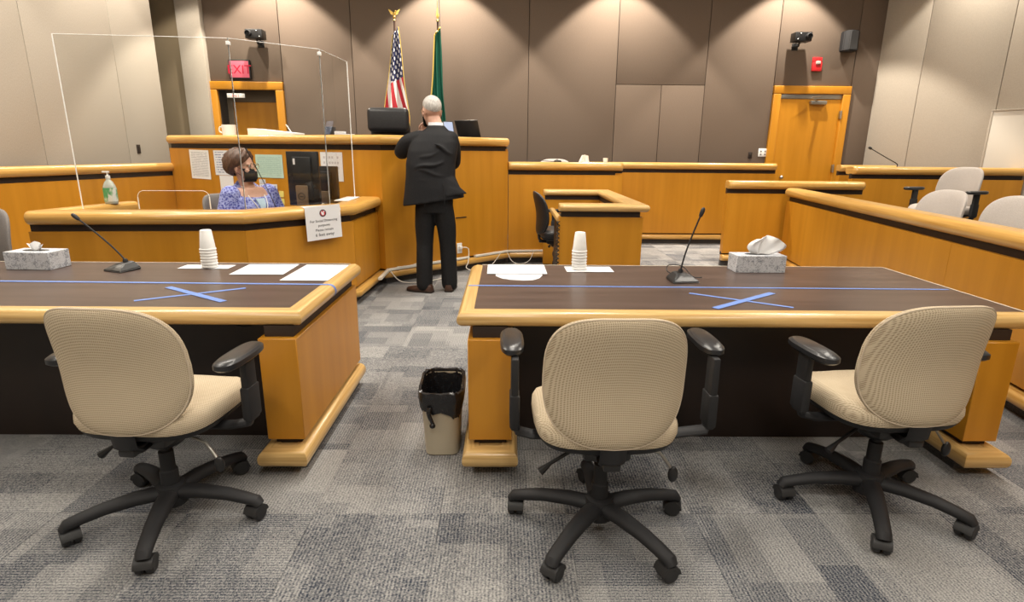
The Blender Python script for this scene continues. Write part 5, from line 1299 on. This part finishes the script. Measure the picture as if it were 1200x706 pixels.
def head_parts(T, bm):
    """head in its own frame (face +y, origin at the middle of the head), moved by T into bm"""
    def b(c, r, rot=None):
        ball(bm, (0, 0, 0), 1.0, 1.0, 1.0, 20, 14, T @ Matrix.Translation(c) @ (rot or Matrix.Identity(4)) @ Matrix.Diagonal((r[0], r[1], r[2], 1)))
    b((0, -0.012, 0.032), (0.076, 0.097, 0.092))          # skull
    b((0, 0.030, -0.025), (0.062, 0.066, 0.088))          # face
    b((0, 0.045, -0.080), (0.046, 0.046, 0.036))          # jaw
    b((0, 0.078, -0.104), (0.022, 0.020, 0.017))          # chin
    b((0, 0.098, -0.018), (0.011, 0.019, 0.024)); b((0, 0.107, -0.034), (0.015, 0.014, 0.011))   # nose
    b((0, 0.090, -0.064), (0.024, 0.011, 0.006)); b((0, 0.088, -0.076), (0.021, 0.011, 0.007))   # lips
    for s in (-1, 1):
        b((s*0.034, 0.074, 0.024), (0.027, 0.020, 0.010))  # brow
        b((s*0.040, 0.062, -0.030), (0.026, 0.024, 0.022))  # cheek
        b((s*0.078, -0.008, -0.008), (0.010, 0.021, 0.033), Matrix.Rotation(s*-0.25, 4, 'Z'))   # ear
        b((s*0.079, -0.002, -0.034), (0.008, 0.011, 0.012))

def hair_cap(T, rx, ry, rz, c, cut, m, parent, name, n=36, rows=16, thick=0.007, wav=0.0):
    """cap of hair over the skull; cut(azimuth) -> how far down it reaches (polar angle)"""
    bm = BM(); rings = []
    for off in (thick, 0.0):
        for j in range(rows+1):
            r = []
            for k in range(n):
                a = 2*PI*k/n; ph = cut(a)*(j/rows) if off else cut(a)*(1-j/rows)
                ph = max(ph, 0.02)
                wv = 1+wav*math.sin(a*7+j*1.3)*0.5+wav*math.sin(a*13-j)*0.4
                e = off*min(1.0, (1.02-j/rows)*3.5) if off else -0.012
                r.append(T @ Vector((c[0]+(rx+e)*wv*math.sin(ph)*math.cos(a), c[1]+(ry+e)*wv*math.sin(ph)*math.sin(a), c[2]+(rz+e)*wv*math.cos(ph))))
            rings.append(r)
    loft(bm, rings); return obj(name, bm, m, parent)

# ------------------------------------------------------------------ the man at the bench
man = thing('person', 'man in dark suit and brown shoes standing with his back to us at the bench', 'person', (-0.70, 5.72, 0))
HM = Matrix.Translation((-0.02, 0.150, 1.752)) @ Matrix.Rotation(math.radians(24), 4, 'Z') @ Matrix.Rotation(math.radians(-8), 4, 'X') @ Matrix.Scale(1.12, 4)
bm = BM()
head_parts(HM, bm)
limb(bm, [(0.03, 0.085, 1.53), (0.02, 0.115, 1.62), (0.0, 0.135, 1.69)], [0.068, 0.064, 0.064])
loft(bm, [ell(0.0, 0.0, 0.86, 0.15, 0.105), ell(-0.01, 0, 1.0, 0.165, 0.11), ell(-0.01, 0.0, 1.15, 0.175, 0.105), ell(0.015, 0.03, 1.36, 0.19, 0.11), ell(0.03, 0.06, 1.48, 0.17, 0.09), ell(0.03, 0.085, 1.56, 0.08, 0.065)])
limb(bm, [(-0.15, 0.06, 1.49), (-0.325, 0.15, 1.37), (-0.155, 0.37, 1.55)], [0.055, 0.043, 0.03])
limb(bm, [(0.185, 0.065, 1.49), (0.17, 0.28, 1.27), (0.02, 0.44, 1.45)], [0.055, 0.043, 0.03])
hand(bm, (-0.155, 0.37, 1.55), (0.30, 0.10, 0.9), (0.7, -0.6, 0.0), -1, 0.75, 1.05)
hand(bm, (0.02, 0.44, 1.45), (-0.5, 0.10, 0.55), (-0.4, -0.7, 0.3), 1, 0.7, 1.05)
for s, kn, an in ((-1, (-0.112, 0.015, 0.50), (-0.120, -0.03, 0.10)), (1, (0.112, 0.03, 0.50), (0.125, 0.03, 0.10))):
    limb(bm, [(s*0.085, 0.0, 0.90), kn, an], [0.085, 0.055, 0.038])
body = remesh(obj('body', bm, M['skin'], man), 0.006, 4)
# trousers
bm = BM()
loft(bm, [ell(0.0, 0.0, 0.80, 0.18, 0.118), ell(0.0, 0, 0.92, 0.188, 0.122), ell(-0.01, 0, 1.02, 0.185, 0.12)])
for s, pts in ((-1, [(-0.085, 0.0, 0.84), (-0.100, 0.01, 0.66), (-0.105, 0.012, 0.48), (-0.110, -0.02, 0.28), (-0.114, -0.035, 0.075)]), (1, [(0.085, 0.0, 0.84), (0.112, 0.02, 0.66), (0.122, 0.028, 0.48), (0.130, 0.025, 0.28), (0.134, 0.02, 0.075)])):
    limb(bm, pts, [0.104, 0.098, 0.084, 0.082, 0.082])
remesh(obj('trousers', bm, M['trouser'], man), 0.008, 6)
# jacket: body of the coat and both sleeves grown into one cloth
bm = BM()
loft(bm, [ell(-0.005, 0.005, 0.900, 0.300, 0.175, 32, 0.1, 2.3, 0.15, -0.04), ell(-0.005, 0.005, 0.94, 0.296, 0.170, 32, 0.1, 2.3, 0.13, -0.03), ell(-0.015, 0.0, 1.03, 0.268, 0.160, 32, 0.1, 2.3, 0.06), ell(-0.028, 0.0, 1.14, 0.240, 0.148, 32, 0.1, 2.3), ell(-0.025, 0.01, 1.26, 0.238, 0.145, 32, 0.1, 2.4), ell(-0.005, 0.03, 1.38, 0.238, 0.142, 32, 0.08, 2.5), ell(0.015, 0.05, 1.47, 0.225, 0.125, 32, 0.05, 2.5), ell(0.03, 0.065, 1.535, 0.19, 0.105, 32, 0, 2.2, -0.05), ell(0.03, 0.085, 1.585, 0.110, 0.085, 32), ell(0.025, 0.100, 1.622, 0.080, 0.075, 32)])
limb(bm, [(-0.135, 0.06, 1.495), (-0.255, 0.09, 1.455), (-0.325, 0.15, 1.372), (-0.265, 0.265, 1.45), (-0.18, 0.35, 1.53)], [0.082, 0.080, 0.074, 0.062, 0.050])
limb(bm, [(0.165, 0.06, 1.495), (0.185, 0.16, 1.39), (0.17, 0.285, 1.265), (0.10, 0.37, 1.35), (0.04, 0.43, 1.43)], [0.080, 0.072, 0.066, 0.058, 0.048])
# vent flap kicking out at the right
loft(bm, [[(0.13, -0.11, 1.14), (0.20, -0.07, 1.14), (0.20, -0.03, 1.14), (0.12, -0.07, 1.14)], [(0.14, -0.13, 1.05), (0.262, -0.085, 1.05), (0.25, -0.04, 1.05), (0.12, -0.09, 1.05)], [(0.14, -0.15, 0.965), (0.335, -0.09, 0.985), (0.325, -0.06, 0.99), (0.13, -0.11, 0.965)]])
# soft folds across the back
for z, x0, x1, a in ((1.33, -0.19, 0.05, 0.10), (1.25, -0.20, 0.10, 0.07), (1.18, -0.16, 0.12, -0.05), (1.40, 0.0, 0.20, -0.10), (1.11, -0.20, 0.0, 0.06)):
    fp, fr = [], []
    for q in range(9):
        x = x0+(x1-x0)*q/8; cx_, cy_, rx_, ry_ = (-0.02, 0.005, 0.24, 0.146) if z < 1.3 else (-0.005, 0.025, 0.238, 0.143)
        e_ = max(0.0, 1-abs((x-cx_)/rx_)**2.4)**(1/2.4)
        X_, Y_ = (x-cx_), -ry_*e_
        fp.append((cx_+X_*math.cos(0.1)-Y_*math.sin(0.1), cy_+X_*math.sin(0.1)+Y_*math.cos(0.1)+0.004, z+a*(q/8-0.5)+0.012*math.sin(q*0.8))); fr.append(0.004+0.014*math.sin(PI*q/8))
    tube(bm, fp, fr, 8)
remesh(obj('suit_jacket', bm, M['suit'], man), 0.009, 5)
bm = BM(); tube(bm, [(-0.07, -0.170, 0.865), (-0.072, -0.160, 0.95), (-0.07, -0.150, 1.06)], 0.003, 6); tube(bm, [(0.12, -0.172, 0.90), (0.115, -0.160, 0.98), (0.105, -0.146, 1.08)], 0.003, 6); obj('jacket_vent', bm, M['trouser'], man)
# collar and cuff
bm = BM(); loft(bm, [ell(0.022, 0.104, 1.605, 0.076, 0.072, 24), ell(0.018, 0.112, 1.650, 0.071, 0.069, 24), ell(0.018, 0.112, 1.650, 0.064, 0.062, 24), ell(0.022, 0.104, 1.605, 0.064, 0.062, 24)], cap=False); obj('shirt_collar', bm, M['shirt'], man)
bm = BM(); limb(bm, [(-0.188, 0.342, 1.522), (-0.163, 0.364, 1.548)], [0.046, 0.042]); obj('shirt_cuff', bm, M['shirt'], man)
# shoes
def shoe(loc, ang, parent, up_=0.0):
    T = Matrix.Translation(loc) @ Matrix.Rotation(ang, 4, 'Z')
    bm = BM()
    secs = [(-0.085, 0.028, 0.055), (-0.075, 0.036, 0.085), (-0.03, 0.039, 0.095), (0.03, 0.042, 0.085), (0.09, 0.048, 0.062), (0.15, 0.047, 0.050), (0.19, 0.034, 0.042), (0.208, 0.014, 0.030)]
    loft(bm, [[T @ Vector((w_*math.copysign(abs(math.cos(a))**0.7, math.cos(a)), y, 0.018+(h-0.018)*max(0, math.sin(a)))) for a in [math.radians(q) for q in range(0, 181, 15)]] for y, w_, h in secs])
    o = obj('shoe', bm, M['shoe_brown'], parent)
    bm = BM(); prism(bm, [(T @ Vector((x, y, 0))).to_2d().to_tuple() for x, y in [(w_+0.003, y) for y, w_, h in secs]+[(-w_-0.003, y) for y, w_, h in reversed(secs)]], 0.0, 0.020); obj('sole', bm, M['reveal'], o)
shoe((-0.105, -0.055, 0), math.radians(68), man)
shoe((0.135, 0.02, 0), math.radians(-6), man)
# hair, mask, glasses
hair_cap(HM, 0.079, 0.101, 0.096, (0, -0.012, 0.032), lambda a: 1.42+0.72*max(0, -math.sin(a))**0.8-0.55*max(0, math.sin(a))**1.2, M['grey_hair'], man, 'hair', thick=0.006)
bm = BM(); loft(bm, [[HM @ Vector((x*(0.062+0.006), 0.0+0.118*math.cos(x*1.1)-0.002+(0.006 if i in (1, 2) else -0.02), z)) for x in [q/6-1 for q in range(13)]]+[HM @ Vector((x*(0.062+0.002), 0.112*math.cos(x*1.1)-0.004, z)) for x in [1-q/6 for q in range(13)]] for i, z in enumerate((-0.115, -0.09, -0.035, -0.012))]); obj('face_mask', bm, M['mask'], man)
bm = BM()
for s in (-1, 1):
    tube(bm, [HM @ Vector(p) for p in ((s*0.062, 0.066, -0.02), (s*0.079, 0.02, -0.005), (s*0.085, -0.016, 0.012), (s*0.086, -0.026, -0.01))], 0.0025, 6); tube(bm, [HM @ Vector(p) for p in ((s*0.062, 0.058, -0.09), (s*0.08, 0.005, -0.045), (s*0.084, -0.02, -0.03))], 0.0025, 6)
obj('mask_strap', bm, M['mask'], man)
bm = BM()
for s in (-1, 1):
    tube(bm, [HM @ Vector(p) for p in ((s*0.072, 0.098, 0.018), (s*0.082, 0.04, 0.018), (s*0.086, -0.015, 0.012), (s*0.085, -0.035, -0.008))], 0.003, 6)
    tube(bm, [HM @ Vector((s*0.034+0.028*math.cos(q/12*2*PI), 0.108-0.1*abs(s*0.034+0.028*math.cos(q/12*2*PI))*0.6, 0.010+0.020*math.sin(q/12*2*PI))) for q in range(13)], 0.002, 6)
obj('glasses', bm, plain('horn', (0.20, 0.10, 0.03), 0.4), man)
for s in (-1, 1):
    bm = BM(); ball(bm, HM @ Vector((s*0.033, 0.082, 0.012)), 0.011); obj('eye', bm, M['eye'], man)

# ------------------------------------------------------------------ the clerk
# seated, turned to her left (towards the monitor): local +y is the way her chest faces
cl = thing('person', 'woman in blue patterned cardigan and black face mask seated behind the acrylic screen', 'person', (-2.36, 5.42, 0), math.radians(-122))
HC = Matrix.Translation((0.05, -0.005, 1.228)) @ Matrix.Rotation(math.radians(26), 4, 'Z') @ Matrix.Scale(1.12, 4)
bm = BM(); head_parts(HC, bm)
limb(bm, [(0.01, 0.0, 1.02), (0.025, -0.005, 1.09), (0.045, -0.015, 1.17)], [0.068, 0.060, 0.060])
loft(bm, [ell(0, 0.0, 0.48, 0.19, 0.15), ell(0, 0, 0.60, 0.20, 0.15), ell(0, 0, 0.74, 0.18, 0.13), ell(0, 0.01, 0.88, 0.195, 0.132), ell(0, 0.0, 0.98, 0.19, 0.10), ell(0, 0.01, 1.045, 0.12, 0.078)])
AR = ([(-0.195, 0.0, 0.985), (-0.275, 0.03, 0.79), (-0.17, 0.27, 0.80)], [(0.195, 0.0, 0.985), (0.275, 0.03, 0.79), (0.17, 0.27, 0.80)])
for pts in AR: limb(bm, pts, [0.058, 0.047, 0.031])
hand(bm, (-0.17, 0.27, 0.80), (0.3, 0.9, -0.05), (0, 0, -1), -1, 0.3, 0.92); hand(bm, (0.17, 0.27, 0.80), (-0.3, 0.9, -0.05), (0, 0, -1), 1, 0.3, 0.92)
for s in (-1, 1): limb(bm, [(s*0.09, 0.02, 0.55), (s*0.10, 0.28, 0.54), (s*0.10, 0.40, 0.50), (s*0.10, 0.40, 0.28), (s*0.10, 0.38, 0.09)], [0.085, 0.075, 0.06, 0.05, 0.038])
remesh(obj('body', bm, M['skin'], cl), 0.006, 4)
# cardigan with a deep open neck, lower at the front
bm = BM()
loft(bm, [ell(0, 0.0, 0.50, 0.235, 0.185, 30), ell(0, 0.0, 0.62, 0.235, 0.18, 30), ell(0, 0.0, 0.76, 0.215, 0.158, 30), ell(0, 0.005, 0.88, 0.228, 0.160, 30), ell(0, -0.002, 0.965, 0.222, 0.128, 30, 0, 2.2, 0, -0.12), ell(0, -0.010, 1.015, 0.175, 0.105, 30, 0, 2, 0, -0.45), ell(0, -0.012, 1.045, 0.110, 0.088, 30, 0, 2, 0, -0.85), ell(0, -0.012, 1.052, 0.082, 0.078, 30, 0, 2, 0, -1.1)])
for pts in AR: limb(bm, [pts[0], [(pts[0][i]+pts[1][i])/2+(0.0, -0.01, 0.0)[i] for i in range(3)], pts[1], [pts[1][i]*0.35+pts[2][i]*0.65 for i in range(3)]], [0.088, 0.082, 0.072, 0.058])
o = remesh(obj('cardigan', bm, M['blouse'], cl), 0.007, 4)
# pale blue shirt filling the V of the cardigan, and its light piped edges
bm = BM(); loft(bm, [[(x*k_, 0.012+(0.166 if z < 0.9 else 0.166-(z-0.9)*0.62)*math.cos(x*k_/0.235*1.3), z) for x in (-1, -0.6, -0.2, 0.2, 0.6, 1)]+[(x*k_, -0.02+(0.15 if z < 0.9 else 0.15-(z-0.9)*0.62)*math.cos(x*k_/0.235*1.3), z) for x in (1, 0.6, 0.2, -0.2, -0.6, -1)] for z, k_ in ((0.74, 0.005), (0.82, 0.016), (0.89, 0.030), (0.95, 0.044))]); obj('undershirt', bm, plain('pale_blue_cloth', (0.50, 0.66, 0.80), 0.8), cl)
bm = BM()
for s in (-1, 1): limb(bm, [(s*0.09, 0.0, 0.56), (s*0.10, 0.28, 0.55), (s*0.10, 0.41, 0.50), (s*0.10, 0.41, 0.28), (s*0.10, 0.39, 0.08)], [0.105, 0.09, 0.078, 0.07, 0.065])
remesh(obj('trousers', bm, M['trouser'], cl), 0.01, 5)
for s in (-1, 1): shoe((s*0.10, 0.40, 0), 0.0, cl)
# lanyard
bm = BM()
for s in (-1, 1): tube(bm, catmull([(s*0.078, 0.0, 1.06), (s*0.085, 0.075, 0.99), (s*0.062, 0.150, 0.91), (s*0.030, 0.180, 0.82), (s*0.008, 0.182, 0.72)], 6), 0.0045, 6)
obj('lanyard', bm, M['white'], cl)
hair_cap(HC, 0.090, 0.112, 0.108, (0, -0.018, 0.024), lambda a: 1.62+1.0*max(0, -math.sin(a))**0.6+0.22*abs(math.cos(a))-0.62*max(0, math.sin(a))**1.6, M['brown_hair'], cl, 'hair', thick=0.020, wav=0.07)
bm = BM(); loft(bm, [[HC @ Vector((x*(0.062+0.006), 0.118*math.cos(x*1.1)-0.002+(0.006 if i in (1, 2) else -0.02), z)) for x in [q/6-1 for q in range(13)]]+[HC @ Vector((x*(0.062+0.002), 0.112*math.cos(x*1.1)-0.004, z)) for x in [1-q/6 for q in range(13)]] for i, z in enumerate((-0.115, -0.09, -0.035, -0.010))]); obj('face_mask', bm, M['mask'], cl)
bm = BM()
for s in (-1, 1):
    tube(bm, [HC @ Vector(p) for p in ((s*0.062, 0.066, -0.02), (s*0.079, 0.02, -0.005), (s*0.085, -0.016, 0.012))], 0.0022, 6); tube(bm, [HC @ Vector(p) for p in ((s*0.062, 0.058, -0.09), (s*0.08, 0.005, -0.045), (s*0.084, -0.02, -0.03))], 0.0022, 6)
obj('mask_strap', bm, M['mask'], cl)
bm = BM()
for s in (-1, 1):
    tube(bm, [HC @ Vector(p) for p in ((s*0.070, 0.098, 0.016), (s*0.082, 0.04, 0.016), (s*0.088, -0.015, 0.012))], 0.0028, 6)
    pts = [HC @ Vector((s*0.036+0.030*math.cos(q/14*2*PI), 0.110-0.07*abs(s*0.036+0.030*math.cos(q/14*2*PI)), 0.008+0.022*math.sin(q/14*2*PI))) for q in range(15)]
    tube(bm, pts, 0.003, 6)
tube(bm, [HC @ Vector((-0.008, 0.110, 0.012)), HC @ Vector((0.008, 0.110, 0.012))], 0.003, 6)
obj('glasses', bm, noise_mat('patterned_frames', (0.05, 0.03, 0.02), (0.65, 0.50, 0.25), (90, 90, 90), 0.3, lo=.45, hi=.55), cl)
for s in (-1, 1):
    bm = BM(); ball(bm, HC @ Vector((s*0.033, 0.083, 0.010)), 0.011); e_ = obj('eye', bm, M['eye'], cl)
    bm = BM(); ball(bm, HC @ Vector((s*0.033, 0.091, 0.010)), 0.0055, 0.0045, 0.0055); obj('iris', bm, M['brown_hair'], e_)
